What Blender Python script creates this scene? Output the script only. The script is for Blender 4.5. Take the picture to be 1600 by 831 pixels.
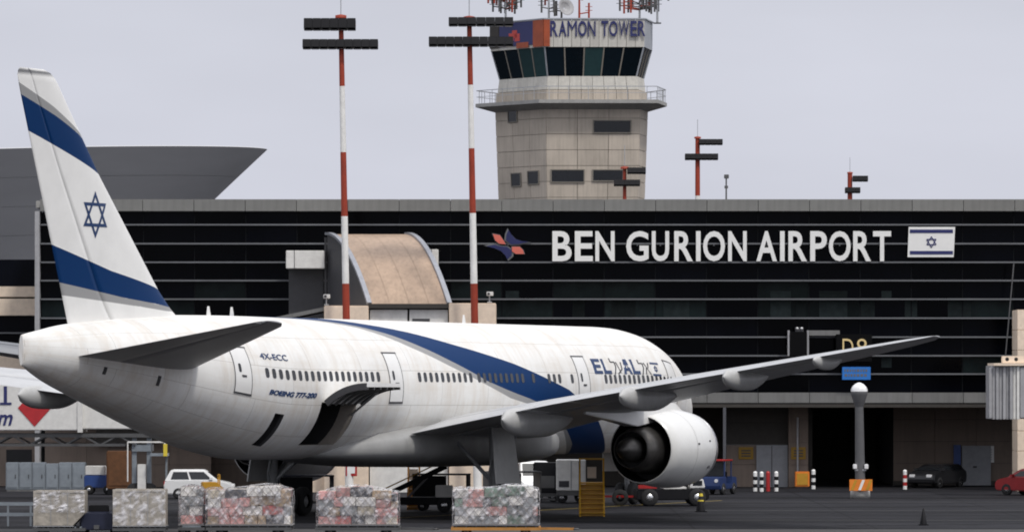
import bpy, bmesh, math, random
from mathutils import Vector, Matrix
random.seed(7)
R = math.radians
S = bpy.context.scene
for o in list(bpy.data.objects): bpy.data.objects.remove(o)
COL = S.collection

# ------------------------------------------------------------------ camera, sky, sun, exposure
FPX, EYE, HOR = 8300.0, 6.4, 582.0            # focal length in px of a 1600 px frame, eye height, horizon row
cd = bpy.data.cameras.new('camera'); cam = bpy.data.objects.new('camera', cd); COL.objects.link(cam)
cam.location = (0, 0, EYE); cam.rotation_euler = (R(90), 0, 0)
cd.sensor_width = 36; cd.lens = FPX/1600*36; cd.shift_y = (HOR-415.5)/1600
cd.clip_start = 1; cd.clip_end = 30000
S.camera = cam
SUN_EL, SUN_AZ = 57, 145                      # azimuth clockwise from +Y: behind the camera, to the right
W = bpy.data.worlds.new('World'); S.world = W; W.use_nodes = True
nt = W.node_tree; N = nt.nodes; LK = nt.links; N.clear()
out = N.new('ShaderNodeOutputWorld'); bg = N.new('ShaderNodeBackground'); LK.new(bg.outputs[0], out.inputs[0])
sky = N.new('ShaderNodeTexSky'); sky.sky_type = 'NISHITA'; sky.sun_disc = False
sky.sun_elevation = R(SUN_EL); sky.sun_rotation = R(SUN_AZ); sky.dust_density = 4; sky.air_density = 1.0
tc = N.new('ShaderNodeTexCoord'); sx = N.new('ShaderNodeSeparateXYZ'); LK.new(tc.outputs['Generated'], sx.inputs[0])
rmp = N.new('ShaderNodeValToRGB'); LK.new(sx.outputs[2], rmp.inputs[0])      # overcast: brighter to the zenith
e = rmp.color_ramp.elements
e[0].position = 0.0; e[0].color = (.635, .65, .74, 1); e[1].position = 1.0; e[1].color = (1.30, 1.32, 1.40, 1)
nz = N.new('ShaderNodeTexNoise'); nz.inputs['Scale'].default_value = 5; nz.inputs['Detail'].default_value = 5
mp = N.new('ShaderNodeMapping'); mp.inputs['Scale'].default_value = (1, 1, 3.5); LK.new(tc.outputs['Generated'], mp.inputs[0]); LK.new(mp.outputs[0], nz.inputs[0])
nr = N.new('ShaderNodeMapRange'); nr.inputs[1].default_value = .3; nr.inputs[2].default_value = .7; nr.inputs[3].default_value = 9.1; nr.inputs[4].default_value = 10.9
LK.new(nz.outputs[0], nr.inputs[0])
mul = N.new('ShaderNodeVectorMath'); mul.operation = 'SCALE'; LK.new(rmp.outputs[0], mul.inputs[0]); LK.new(nr.outputs[0], mul.inputs['Scale'])
mx = N.new('ShaderNodeMix'); mx.data_type = 'RGBA'; mx.inputs[0].default_value = .9
LK.new(sky.outputs[0], mx.inputs[6]); LK.new(mul.outputs[0], mx.inputs[7]); LK.new(mx.outputs[2], bg.inputs[0])
bg.inputs[1].default_value = .1
sl = bpy.data.lights.new('sun', 'SUN'); sun = bpy.data.objects.new('sun', sl); COL.objects.link(sun)
sl.energy = 1.95; sl.angle = R(7); sl.color = (1, .96, .9)
a_ = R(SUN_AZ); el = R(SUN_EL)
dvec = Vector((math.sin(a_)*math.cos(el), math.cos(a_)*math.cos(el), math.sin(el)))
sun.rotation_euler = dvec.to_track_quat('Z', 'Y').to_euler(); sun.location = (0, 0, 80)
S.view_settings.view_transform = 'Standard'; S.view_settings.look = 'None'
S.cycles.filter_width = 1.9; S.view_settings.exposure = 0; S.view_settings.gamma = 1

def wx(px, Y): return (px-800)*Y/FPX            # world X of a column measured on the photograph, at depth Y
def wz(py, Y): return EYE+(HOR-py)*Y/FPX        # world Z of a row, at depth Y
def gy(py): return FPX*EYE/(py-HOR)             # depth of a ground point on a row

# ------------------------------------------------------------------ materials
MT = {}
def mat(name, col, rough=.6, metal=0, var=.12, scale=3.0, bump=0, spec=.5, dirt=0, streak=0, coat=0, rnd=0, vscale=(1,1,1)):
    m = bpy.data.materials.new(name); m.use_nodes = True; t = m.node_tree; n = t.nodes; l = t.links
    b = n['Principled BSDF']; b.inputs['Roughness'].default_value = rough; b.inputs['Metallic'].default_value = metal
    b.inputs['Specular IOR Level'].default_value = spec
    if coat: b.inputs['Coat Weight'].default_value = coat; b.inputs['Coat Roughness'].default_value = .08
    c = n.new('ShaderNodeTexCoord'); mp = n.new('ShaderNodeMapping'); mp.inputs['Scale'].default_value = vscale; l.new(c.outputs['Object'], mp.inputs[0])
    nz = n.new('ShaderNodeTexNoise'); nz.inputs['Scale'].default_value = scale; nz.inputs['Detail'].default_value = 7; nz.inputs['Roughness'].default_value = .6
    l.new(mp.outputs[0], nz.inputs[0])
    r = n.new('ShaderNodeMapRange'); r.inputs[1].default_value = .25; r.inputs[2].default_value = .75; r.inputs[3].default_value = 1-var; r.inputs[4].default_value = 1+var
    l.new(nz.outputs[0], r.inputs[0])
    fac = r.outputs[0]
    if rnd:
        oi = n.new('ShaderNodeObjectInfo'); q = n.new('ShaderNodeMapRange'); q.inputs[3].default_value = 1-rnd; q.inputs[4].default_value = 1+rnd; l.new(oi.outputs['Random'], q.inputs[0])
        mm = n.new('ShaderNodeMath'); mm.operation = 'MULTIPLY'; l.new(fac, mm.inputs[0]); l.new(q.outputs[0], mm.inputs[1]); fac = mm.outputs[0]
    if streak:     # vertical run marks
        m2 = n.new('ShaderNodeMapping'); m2.inputs['Scale'].default_value = (2.2, 2.2, .12); l.new(c.outputs['Object'], m2.inputs[0])
        n2 = n.new('ShaderNodeTexNoise'); n2.inputs['Scale'].default_value = 2.5; n2.inputs['Detail'].default_value = 5; l.new(m2.outputs[0], n2.inputs[0])
        q2 = n.new('ShaderNodeMapRange'); q2.inputs[1].default_value = .45; q2.inputs[2].default_value = .75; q2.inputs[3].default_value = 1; q2.inputs[4].default_value = 1-streak; l.new(n2.outputs[0], q2.inputs[0])
        mm = n.new('ShaderNodeMath'); mm.operation = 'MULTIPLY'; l.new(fac, mm.inputs[0]); l.new(q2.outputs[0], mm.inputs[1]); fac = mm.outputs[0]
    if dirt:
        n3 = n.new('ShaderNodeTexNoise'); n3.inputs['Scale'].default_value = scale*.35; n3.inputs['Detail'].default_value = 9; n3.inputs['Roughness'].default_value = .75; l.new(c.outputs['Object'], n3.inputs[0])
        q3 = n.new('ShaderNodeMapRange'); q3.inputs[1].default_value = .5; q3.inputs[2].default_value = .72; q3.inputs[3].default_value = 1; q3.inputs[4].default_value = 1-dirt; l.new(n3.outputs[0], q3.inputs[0])
        mm = n.new('ShaderNodeMath'); mm.operation = 'MULTIPLY'; l.new(fac, mm.inputs[0]); l.new(q3.outputs[0], mm.inputs[1]); fac = mm.outputs[0]
    v = n.new('ShaderNodeVectorMath'); v.operation = 'SCALE'; v.inputs[0].default_value = col; l.new(fac, v.inputs['Scale'])
    l.new(v.outputs[0], b.inputs['Base Color'])
    if bump:
        bp = n.new('ShaderNodeBump'); bp.inputs['Strength'].default_value = bump; bp.inputs['Distance'].default_value = .05
        l.new(nz.outputs[0], bp.inputs['Height']); l.new(bp.outputs[0], b.inputs['Normal'])
    MT[name] = m
    return m
def emit(name, col, st):
    m = mat(name, col, .4); b = m.node_tree.nodes['Principled BSDF']
    b.inputs['Emission Color'].default_value = (*col, 1); b.inputs['Emission Strength'].default_value = st
    return m

WHITE = (.77, .765, .745); BLUE = (.003, .030, .112); GREY = (.30, .30, .30)
def paint_mat(name, wear=.10, seam=None):
    """white aircraft paint with blue and grey bands taken from the mesh's own livery attributes"""
    m = mat(name, WHITE, .5, 0, var=.05, scale=.9, spec=.09, dirt=wear)
    t = m.node_tree; n = t.nodes; l = t.links; b = n['Principled BSDF']
    src = b.inputs['Base Color'].links[0].from_socket
    cur = src
    if seam:       # skin lap joints and frames
        at = n.new('ShaderNodeAttribute'); at.attribute_name = 'skin'
        br = n.new('ShaderNodeTexBrick'); br.inputs['Scale'].default_value = 1; br.inputs['Brick Width'].default_value = seam[0]; br.inputs['Row Height'].default_value = seam[1]
        br.inputs['Mortar Size'].default_value = .012; br.inputs['Mortar Smooth'].default_value = .3; br.offset = .37
        br.inputs['Color1'].default_value = (1,1,1,1); br.inputs['Color2'].default_value = (.965,.965,.96,1); br.inputs['Mortar'].default_value = (.5,.49,.48,1)
        l.new(at.outputs['Vector'], br.inputs['Vector'])
        mm = n.new('ShaderNodeMix'); mm.data_type = 'RGBA'; mm.blend_type = 'MULTIPLY'; mm.inputs[0].default_value = 1
        l.new(cur, mm.inputs[6]); l.new(br.outputs[0], mm.inputs[7]); cur = mm.outputs[2]
    if seam:       # brownish run-off stains and soot along the skin
        for scl, lo_, hi_, amt, c3 in (((.9, .16, 1), .46, .70, .55, (.56,.49,.41,1)), ((.12, 1.1, 1), .48, .72, .42, (.60,.55,.48,1))):
            m4 = n.new('ShaderNodeMapping'); m4.inputs['Scale'].default_value = scl; l.new(at.outputs['Vector'], m4.inputs[0])
            n4 = n.new('ShaderNodeTexNoise'); n4.inputs['Scale'].default_value = 1.6; n4.inputs['Detail'].default_value = 8; n4.inputs['Roughness'].default_value = .68; l.new(m4.outputs[0], n4.inputs[0])
            q4 = n.new('ShaderNodeMapRange'); q4.inputs[1].default_value = lo_; q4.inputs[2].default_value = hi_; q4.inputs[4].default_value = amt; l.new(n4.outputs[0], q4.inputs[0])
            mm = n.new('ShaderNodeMix'); mm.data_type = 'RGBA'; l.new(q4.outputs[0], mm.inputs[0]); l.new(cur, mm.inputs[6]); mm.inputs[7].default_value = c3; cur = mm.outputs[2]
    for nm, c in (('grey', GREY), ('blue', BLUE)):
        at = n.new('ShaderNodeAttribute'); at.attribute_name = nm
        g = n.new('ShaderNodeMath'); g.operation = 'GREATER_THAN'; g.inputs[1].default_value = 0; l.new(at.outputs['Fac'], g.inputs[0])
        mm = n.new('ShaderNodeMix'); mm.data_type = 'RGBA'; l.new(g.outputs[0], mm.inputs[0]); l.new(cur, mm.inputs[6]); mm.inputs[7].default_value = (*c, 1); cur = mm.outputs[2]
    l.new(cur, b.inputs['Base Color'])
    return m
paint_mat('fuselage_paint', .12, (4.6, 1.55)); paint_mat('fin_paint', .06)
mat('aircraft_white', WHITE, .34, var=.05, scale=1.2, coat=.25, dirt=.08)
mat('cowl_white', (.72,.72,.70), .3, var=.04, scale=1.5, coat=.3, dirt=.10)
mat('wing_grey', (.46,.465,.47), .38, var=.08, scale=.8, dirt=.15)
mat('stabilizer_grey', (.20,.205,.21), .4, var=.08, scale=.8, dirt=.12)
mat('fairing_grey', (.45,.45,.44), .4, var=.08, dirt=.15)
mat('navy_paint', BLUE, .4); mat('seam_dark', (.05,.05,.055), .6)
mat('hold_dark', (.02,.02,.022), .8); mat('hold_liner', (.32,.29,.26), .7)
mat('window_dark', (.012,.014,.018), .15, spec=.5)
mat('bare_metal', (.55,.55,.56), .3, .9); mat('nozzle_metal', (.10,.095,.09), .45, .8, var=.3)
mat('nozzle_dark', (.03,.03,.03), .6, .3)
mat('gear_grey', (.22,.225,.23), .5, dirt=.35); mat('rubber', (.018,.018,.019), .85, var=.2); mat('oily_metal', (.12,.12,.12), .45, .5)
mat('facade_glass', (.0018,.0022,.0042), .12, spec=.06, var=.4, scale=.5, rnd=.6)
mat('glass_lit', (.013,.020,.020), .2, spec=.08, var=.5, scale=.7, rnd=.5)
mat('mullion', (.010,.011,.013), .6, spec=.1)
mat('louvre', (.13,.135,.145), .5, 0, dirt=.2, scale=.6)
mat('fascia', (.20,.20,.19), .6, dirt=.12, scale=.5, rnd=.06, streak=.15)
mat('beam_panel', (.17,.17,.165), .6, dirt=.15, scale=.5, rnd=.08, streak=.2)
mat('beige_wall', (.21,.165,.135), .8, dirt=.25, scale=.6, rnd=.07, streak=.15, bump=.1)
mat('tower_panel', (.49,.43,.36), .85, dirt=.2, scale=.35, rnd=.07, streak=.18, bump=.1)
mat('tower_core', (.22,.20,.17), .9)
mat('tower_pale', (.55,.53,.48), .7, rnd=.05, streak=.12)
mat('tower_grey', (.36,.38,.41), .6, rnd=.05)
mat('cab_glass', (.006,.012,.018), .1, spec=.25, rnd=.6); mat('cab_glass_lit', (.02,.045,.048), .15, spec=.4, rnd=.3)
mat('concrete', (.34,.335,.32), .85, dirt=.2, bump=.15)
mat('bowl_concrete', (.54,.54,.55), .75, var=.10, scale=.10, dirt=.15, vscale=(1,1,4))
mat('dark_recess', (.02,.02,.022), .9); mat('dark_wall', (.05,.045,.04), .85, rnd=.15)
mat('steel_door', (.27,.28,.30), .55, dirt=.1, rnd=.05)
mat('sign_white', (.8,.8,.78), .5, var=.04); mat('sign_navy', (.02,.025,.12), .5); mat('sign_orange', (.34,.065,.02), .5, var=.25, scale=1.5)
mat('sign_red', (.55,.06,.05), .5); mat('emblem_blue', (.012,.016,.09), .45); mat('emblem_red', (.62,.14,.10), .5)
mat('mast_red', (.30,.035,.012), .6, dirt=.15, rnd=.1); mat('mast_white', (.78,.77,.74), .5, dirt=.1)
mat('lamp_black', (.009,.009,.011), .6, spec=.2); mat('lamp_glass', (.05,.05,.055), .15); mat('rail_metal', (.45,.46,.47), .4, .6)
mat('canopy_tan', (.385,.275,.195), .45, var=.22, scale=.8, dirt=.2, streak=.2)
mat('canopy_rib', (.33,.34,.37), .4, .4); mat('dark_clad', (.055,.055,.06), .6)
mat('cream', (.80,.66,.52), .7, dirt=.12, rnd=.04); mat('white_panel', (.7,.69,.66), .55, dirt=.12, rnd=.04)
mat('bridge_white', (.70,.69,.66), .5, dirt=.10, rnd=.03); mat('bridge_red', (.42,.02,.025), .5); mat('bridge_grey', (.36,.36,.37), .55, dirt=.15, rnd=.06, streak=.2)
mat('sign_black', (.003,.003,.0035), .5, spec=.1); emit('led_yellow', (.65,.50,.24), .1); mat('sign_blue', (.02,.17,.55), .5)
mat('yellow', (.50,.26,.02), .5, dirt=.25); mat('orange', (.75,.22,.02), .5, dirt=.15); mat('orange_wood', (.45,.21,.05), .7, dirt=.3)
mat('galv', (.24,.27,.30), .5, .1, dirt=.2, rnd=.08); mat('blue_paint', (.03,.07,.24), .45, dirt=.2); mat('red_paint', (.40,.02,.02), .4, dirt=.15)
mat('car_white', (.75,.75,.74), .3, coat=.4, var=.03); mat('car_black', (.015,.015,.017), .3, coat=.4); mat('car_glass', (.015,.017,.02), .1)
mat('chrome', (.7,.7,.7), .25, .9); mat('lamp_white', (.8,.8,.8), .3); mat('lamp_red', (.5,.02,.02), .3)
mat('alu', (.42,.38,.32), .5, .2, var=.3, scale=4.5, dirt=.35, rnd=.06, bump=.5); mat('alu_dark', (.36,.36,.36), .45, .5)
mat('net', (.24,.22,.21), .9); mat('skin', (.45,.28,.2), .6); mat('dark_navy', (.012,.016,.04), .5, dirt=.3); mat('pillar_grey', (.10,.10,.104), .6, dirt=.2); mat('duct_dark', (.008,.008,.009), .7, spec=.2); mat('stair_yellow', (.74,.40,.02), .5, dirt=.2); mat('truck_blue', (.015,.035,.12), .5, dirt=.2); mat('car_red', (.28,.012,.014), .4, dirt=.15); mat('belly_shade_grey', (.30,.30,.295), .5, dirt=.3, scale=.8); mat('blind', (.020,.027,.027), .6, spec=.1, rnd=.5, var=.3); mat('tyre_rubber_mark', (.009,.009,.010), .8, var=.5, scale=1.2, spec=.1); mat('notice_yellow', (.28,.16,.01), .6, dirt=.2); mat('hivis', (.7,.55,.05), .7); mat('trousers', (.03,.035,.06), .9)

def film_mat():
    m = mat('wrap_film', (.86,.85,.88), .14, var=.12, scale=3.2, bump=1.0, spec=.8); t = m.node_tree; n = t.nodes; l = t.links; b = n['Principled BSDF']
    nz = n.new('ShaderNodeTexNoise'); nz.inputs['Scale'].default_value = 4; nz.inputs['Detail'].default_value = 6; c = n.new('ShaderNodeTexCoord'); l.new(c.outputs['Object'], nz.inputs[0])
    q = n.new('ShaderNodeMapRange'); q.inputs[1].default_value = .45; q.inputs[2].default_value = .7; q.inputs[3].default_value = .06; q.inputs[4].default_value = .78; l.new(nz.outputs[0], q.inputs[0]); l.new(q.outputs[0], b.inputs['Alpha'])
film_mat()

def ground_mat():
    m = mat('apron_asphalt', (.0175,.0175,.0205), .85, var=.22, scale=.25, bump=.12, spec=.12); t = m.node_tree; n = t.nodes; l = t.links; b = n['Principled BSDF']
    src = b.inputs['Base Color'].links[0].from_socket
    c = n.new('ShaderNodeTexCoord')
    mp = n.new('ShaderNodeMapping'); mp.inputs['Scale'].default_value = (.012, .35, 1); mp.inputs['Rotation'].default_value = (0,0,R(2)); l.new(c.outputs['Object'], mp.inputs[0])
    nz = n.new('ShaderNodeTexNoise'); nz.inputs['Scale'].default_value = 1; nz.inputs['Detail'].default_value = 6; l.new(mp.outputs[0], nz.inputs[0])
    q = n.new('ShaderNodeMapRange'); q.inputs[1].default_value = .35; q.inputs[2].default_value = .7; q.inputs[3].default_value = .7; q.inputs[4].default_value = 1.75; l.new(nz.outputs[0], q.inputs[0])
    n2 = n.new('ShaderNodeTexNoise'); n2.inputs['Scale'].default_value = 9; n2.inputs['Detail'].default_value = 8; l.new(c.outputs['Object'], n2.inputs[0])
    q2 = n.new('ShaderNodeMapRange'); q2.inputs[3].default_value = .75; q2.inputs[4].default_value = 1.25; l.new(n2.outputs[0], q2.inputs[0])
    mm = n.new('ShaderNodeMath'); mm.operation = 'MULTIPLY'; l.new(q.outputs[0], mm.inputs[0]); l.new(q2.outputs[0], mm.inputs[1])
    v = n.new('ShaderNodeVectorMath'); v.operation = 'SCALE'; l.new(src, v.inputs[0]); l.new(mm.outputs[0], v.inputs['Scale'])
    br = n.new('ShaderNodeTexBrick'); br.offset = 0; br.inputs['Scale'].default_value = 1; br.inputs['Brick Width'].default_value = 7.5; br.inputs['Row Height'].default_value = 7.5; br.inputs['Mortar Size'].default_value = .05
    br.inputs['Color1'].default_value = (1,1,1,1); br.inputs['Color2'].default_value = (.86,.86,.88,1); br.inputs['Mortar'].default_value = (.45,.45,.45,1); l.new(c.outputs['Object'], br.inputs['Vector'])
    m5 = n.new('ShaderNodeMix'); m5.data_type = 'RGBA'; m5.blend_type = 'MULTIPLY'; m5.inputs[0].default_value = 1; l.new(v.outputs[0], m5.inputs[6]); l.new(br.outputs[0], m5.inputs[7])
    n6 = n.new('ShaderNodeTexNoise'); n6.inputs['Scale'].default_value = .45; n6.inputs['Detail'].default_value = 6; l.new(c.outputs['Object'], n6.inputs[0])
    q6 = n.new('ShaderNodeMapRange'); q6.inputs[1].default_value = .56; q6.inputs[2].default_value = .68; q6.inputs[4].default_value = .75; l.new(n6.outputs[0], q6.inputs[0])
    m6 = n.new('ShaderNodeMix'); m6.data_type = 'RGBA'; l.new(q6.outputs[0], m6.inputs[0]); l.new(m5.outputs[2], m6.inputs[6]); m6.inputs[7].default_value = (.008,.008,.009,1)
    l.new(m6.outputs[2], b.inputs['Base Color'])
ground_mat()
mat('apron_concrete', (.05,.047,.046), .8, var=.25, scale=.4, bump=.1, dirt=.4); mat('paint_line', (.09,.09,.09), .7, dirt=.6, scale=1.5, var=.3); mat('paint_yellow', (.35,.25,.04), .7, dirt=.5)

# ------------------------------------------------------------------ mesh helpers
class MB:
    def __init__(s): s.v = []; s.f = []; s.sm = []
    def add(s, vs, fs, smooth=False):
        b = len(s.v); s.v += [tuple(p) for p in vs]
        for f in fs: s.f.append([b+i for i in f]); s.sm.append(smooth)
        return s
    def box(s, x0, x1, y0, y1, z0, z1):
        return s.add([(x0,y0,z0),(x1,y0,z0),(x1,y1,z0),(x0,y1,z0),(x0,y0,z1),(x1,y0,z1),(x1,y1,z1),(x0,y1,z1)],
                     [(0,3,2,1),(4,5,6,7),(0,1,5,4),(1,2,6,5),(2,3,7,6),(3,0,4,7)])
    def bar(s, a, b, w, h=None):                 # square bar between two points
        a, b = Vector(a), Vector(b); h = h or w; d = (b-a).normalized()
        u = d.cross(Vector((0,0,1)));  u = Vector((1,0,0)) if u.length < 1e-3 else u.normalized()
        n = u.cross(d).normalized(); vs = []
        for p in (a, b):
            for i, j in ((-1,-1),(1,-1),(1,1),(-1,1)): vs.append(p+u*(i*w/2)+n*(j*h/2))
        return s.add(vs, [(0,3,2,1),(4,5,6,7),(0,1,5,4),(1,2,6,5),(2,3,7,6),(3,0,4,7)])
    def tube(s, a, b, r0, r1=None, n=10, smooth=True):
        a, b = Vector(a), Vector(b); r1 = r0 if r1 is None else r1; d = (b-a).normalized()
        u = d.cross(Vector((0,0,1))); u = Vector((1,0,0)) if u.length < 1e-3 else u.normalized(); w = d.cross(u)
        vs = []
        for p, r in ((a, r0), (b, r1)):
            for i in range(n):
                t = 2*math.pi*i/n; vs.append(p+u*(r*math.cos(t))+w*(r*math.sin(t)))
        s.add(vs, [(i, (i+1) % n, n+(i+1) % n, n+i) for i in range(n)], smooth)
        s.add(vs[:n], [tuple(reversed(range(n)))]); s.add(vs[n:], [tuple(range(n))]); return s
    def rings(s, rs, closed=True, cap0=False, cap1=False, smooth=True):
        n = len(rs[0]); vs = [p for r in rs for p in r]; fs = []
        for k in range(len(rs)-1):
            for i in range(n if closed else n-1):
                j = (i+1) % n; fs.append((k*n+i, k*n+j, (k+1)*n+j, (k+1)*n+i))
        s.add(vs, fs, smooth)
        if cap0: s.add(rs[0], [tuple(reversed(range(n)))])
        if cap1: s.add(rs[-1], [tuple(range(n))])
        return s
    def lathe(s, prof, origin, axis, n=32, smooth=True):    # prof: (along, radius)
        ax = Vector(axis).normalized(); u = ax.cross(Vector((0,0,1))); u = Vector((1,0,0)) if u.length < 1e-3 else u.normalized(); w = ax.cross(u); o = Vector(origin)
        return s.rings([[o+ax*a+u*(r*math.cos(2*math.pi*i/n))+w*(r*math.sin(2*math.pi*i/n)) for i in range(n)] for a, r in prof], smooth=smooth)
    def prism(s, poly, ax, a0, a1):                # poly of 2D points extruded along axis index ax (0,1,2)
        def P(p, a): return (a, p[0], p[1]) if ax == 0 else ((p[0], a, p[1]) if ax == 1 else (p[0], p[1], a))
        n = len(poly); vs = [P(p, a0) for p in poly]+[P(p, a1) for p in poly]
        return s.add(vs, [tuple(reversed(range(n))), tuple(range(n, 2*n))]+[(i, (i+1) % n, n+(i+1) % n, n+i) for i in range(n)])
    def mesh(s, name, m, bevel=0, attrs=None):
        me = bpy.data.meshes.new(name); me.from_pydata(s.v, [], s.f)
        for p, q in zip(me.polygons, s.sm): p.use_smooth = q
        if attrs:
            for k, vals in attrs.items():
                if k == 'skin':
                    a = me.attributes.new(k, 'FLOAT_VECTOR', 'POINT'); a.data.foreach_set('vector', [c for q in vals for c in q])
                else:
                    a = me.attributes.new(k, 'FLOAT', 'POINT'); a.data.foreach_set('value', vals)
        if not attrs:
            bm = bmesh.new(); bm.from_mesh(me); bmesh.ops.recalc_face_normals(bm, faces=bm.faces)
            if bevel: bmesh.ops.bevel(bm, geom=[e for e in bm.edges if len(e.link_faces) == 2 and e.calc_face_angle(0) > .6], offset=bevel, segments=2, affect='EDGES', clamp_overlap=True)
            bm.to_mesh(me); bm.free()
        me.materials.append(MT[m]); return me
def link(name, me, parent=None, loc=None, rz=None):
    o = bpy.data.objects.new(name, me); COL.objects.link(o)
    if parent: o.parent = parent
    if loc: o.location = loc
    if rz is not None: o.rotation_euler = (0, 0, rz)
    return o
def part(name, mb, m, parent=None, bevel=0, attrs=None, loc=None): return link(name, mb.mesh(name, m, bevel, attrs), parent, loc)
def thing(name, label, cat, loc=(0,0,0), rz=0, group=None):
    o = bpy.data.objects.new(name, None); COL.objects.link(o); o.location = loc; o.rotation_euler = (0,0,rz); o.empty_display_size = .3
    return tag(o, label, cat, group)
def tag(o, label, cat, group=None):
    o['label'] = label; o['category'] = cat
    if group: o['group'] = group
    return o
def struct(o): o['kind'] = 'structure'; return o
def copy_tree(o, parent=None):
    c = o.copy(); COL.objects.link(c); c.parent = parent
    for ch in list(o.children): copy_tree(ch, c)
    return c
def lerp(x, tab, i=1):
    if x <= tab[0][0]: return tab[0][i]
    for a, b in zip(tab, tab[1:]):
        if x <= b[0]:
            return a[i]+(b[i]-a[i])*(x-a[0])/(b[0]-a[0])
    return tab[-1][i]
def glyphs(txt, bold=0, shear=0, thick=.02):
    """vertices (x,y,z) and faces of a line of lettering, size 1"""
    cu = bpy.data.curves.new('t', 'FONT'); cu.body = txt; cu.offset = bold; cu.shear = shear; cu.extrude = thick; cu.resolution_u = 4
    o = bpy.data.objects.new('t', cu); COL.objects.link(o)
    bpy.context.view_layer.update()
    me = bpy.data.meshes.new_from_object(o.evaluated_get(bpy.context.evaluated_depsgraph_get()))
    vs = [tuple(v.co) for v in me.vertices]; fs = [tuple(p.vertices) for p in me.polygons]
    bpy.data.objects.remove(o); bpy.data.meshes.remove(me); bpy.data.curves.remove(cu)
    return vs, fs
def fit_glyph(txt, x0, x1, z0, z1, y, depth=.06, bold=.0, shear=0):
    """lettering facing -Y that fills the given rectangle"""
    vs, fs = glyphs(txt, bold, shear); xs = [v[0] for v in vs]; ys = [v[1] for v in vs]
    ax, bx_, ay, by = min(xs), max(xs), min(ys), max(ys)
    return MB().add([(x0+(v[0]-ax)/(bx_-ax)*(x1-x0), y-(depth if v[2] > 0 else 0), z0+(v[1]-ay)/(by-ay)*(z1-z0)) for v in vs], fs)

# ------------------------------------------------------------------ ground
g = MB().add([(-6000,-300,0),(6000,-300,0),(6000,14000,0),(-6000,14000,0)], [(0,1,2,3)])
struct(part('ground', g, 'apron_asphalt'))
def strip(name, pts, w, z, m):
    mb = MB()
    for a, b in zip(pts, pts[1:]):
        a, b = Vector((*a, z)), Vector((*b, z)); d = (b-a).normalized(); n_ = Vector((-d.y, d.x, 0))*w/2
        mb.add([a-n_, b-n_, b+n_, a+n_], [(0,1,2,3)])
    return struct(part(name, mb, m))
strip('apron_concrete_strip', [(-60,216.5),(60,214.5)], 4.2, .004, 'apron_concrete')
strip('stand_marking', [(-20,263.5),(60,262.0)], .22, .008, 'paint_line')
strip('road_edge_marking', [(8,247),(60,246)], .3, .008, 'paint_line')
strip('service_road_marking', [(2,231),(60,229.5)], .3, .008, 'paint_line')
strip('lead_in_marking', [(-6,232.5),(10.5,266.3)], .2, .008, 'paint_yellow')

def curve_mark(x0, y0, x1, y1, bend, w, n_=14):
    pts = []
    for i in range(n_+1):
        f = i/n_; pts.append((x0+(x1-x0)*f+bend*math.sin(math.pi*f)*.3, y0+(y1-y0)*f+bend*math.sin(math.pi*f)))
    strip('tyre_mark', pts, w, .006, 'tyre_rubber_mark')
for q in ((-30,226,40,224,3,.35),(-30,228.4,40,226.4,3,.35),(4,240,48,252,-3,.3),(4,242,48,254,-3,.3),(14,222,60,238,2,.4),(6,270,55,268,2,.5),(6,273,55,271,2,.5),(-5,250,30,258,-2,.3)): curve_mark(*q)

# ------------------------------------------------------------------ airliner
PHI = R(64.1); NOSE = (8.2, 264.13); S0 = 32.0
plane = thing('airliner', 'white twin-engine airliner with blue band and star on its tail', 'airplane',
              (NOSE[0]-S0*math.cos(PHI), NOSE[1]-S0*math.sin(PHI), 0), 0)
plane.rotation_euler = (0, R(.3), PHI)
def L(s, v, z): return (S0-s, -v, z)
FT = [(0,4.75,4.55,.1),(.12,5.05,4.2,.42),(.4,5.32,3.9,.72),(1,5.85,3.45,1.2),(2,6.45,3.05,1.72),(3,7.05,2.85,2.1),(4,7.65,2.75,2.4),(5,8.05,2.7,2.62),(6,8.31,2.68,2.79),(7,8.5,2.66,2.92),
      (9,8.68,2.65,3.06),(11,8.71,2.65,3.1),(44,8.71,2.65,3.1),(46,8.71,2.72,3.08),(48,8.7,2.95,3.0),(50,8.68,3.3,2.85),(52,8.64,3.72,2.65),(54,8.55,4.2,2.38),
      (56,8.45,4.7,2.05),(58,8.3,5.2,1.68),(60,8.1,5.7,1.25),(61.3,7.92,6.08,.86),(62.2,7.8,6.36,.46),(62.75,7.72,6.52,.10)]
def fprof(s):
    # monotone smooth interpolation of the station table
    for i in range(len(FT)-1):
        if s <= FT[i+1][0]: break
    def tang(k, c):
        if k == 0 or k == len(FT)-1:
            j = 0 if k == 0 else k-1
            return (FT[j+1][c]-FT[j][c])/(FT[j+1][0]-FT[j][0])
        d0 = (FT[k][c]-FT[k-1][c])/(FT[k][0]-FT[k-1][0]); d1 = (FT[k+1][c]-FT[k][c])/(FT[k+1][0]-FT[k][0])
        return 0 if d0*d1 <= 0 else 2*d0*d1/(d0+d1)
    a, b = FT[i], FT[i+1]; h = b[0]-a[0]; t = min(max((s-a[0])/h, 0), 1); r = []
    for c in (1, 2, 3):
        m0, m1 = tang(i, c)*h, tang(i+1, c)*h
        r.append((2*t**3-3*t*t+1)*a[c]+(t**3-2*t*t+t)*m0+(-2*t**3+3*t*t)*b[c]+(t**3-t*t)*m1)
    return (r[0]+r[1])/2, (r[0]-r[1])/2, r[2]
def surf(s, th, off=0):
    zc, rz, w = fprof(s); t = R(th)
    nv, nzv = math.sin(t)/w, math.cos(t)/rz; q = math.hypot(nv, nzv)
    return Vector(L(s, w*math.sin(t)+off*nv/q, zc+rz*math.cos(t)+off*nzv/q))
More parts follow.
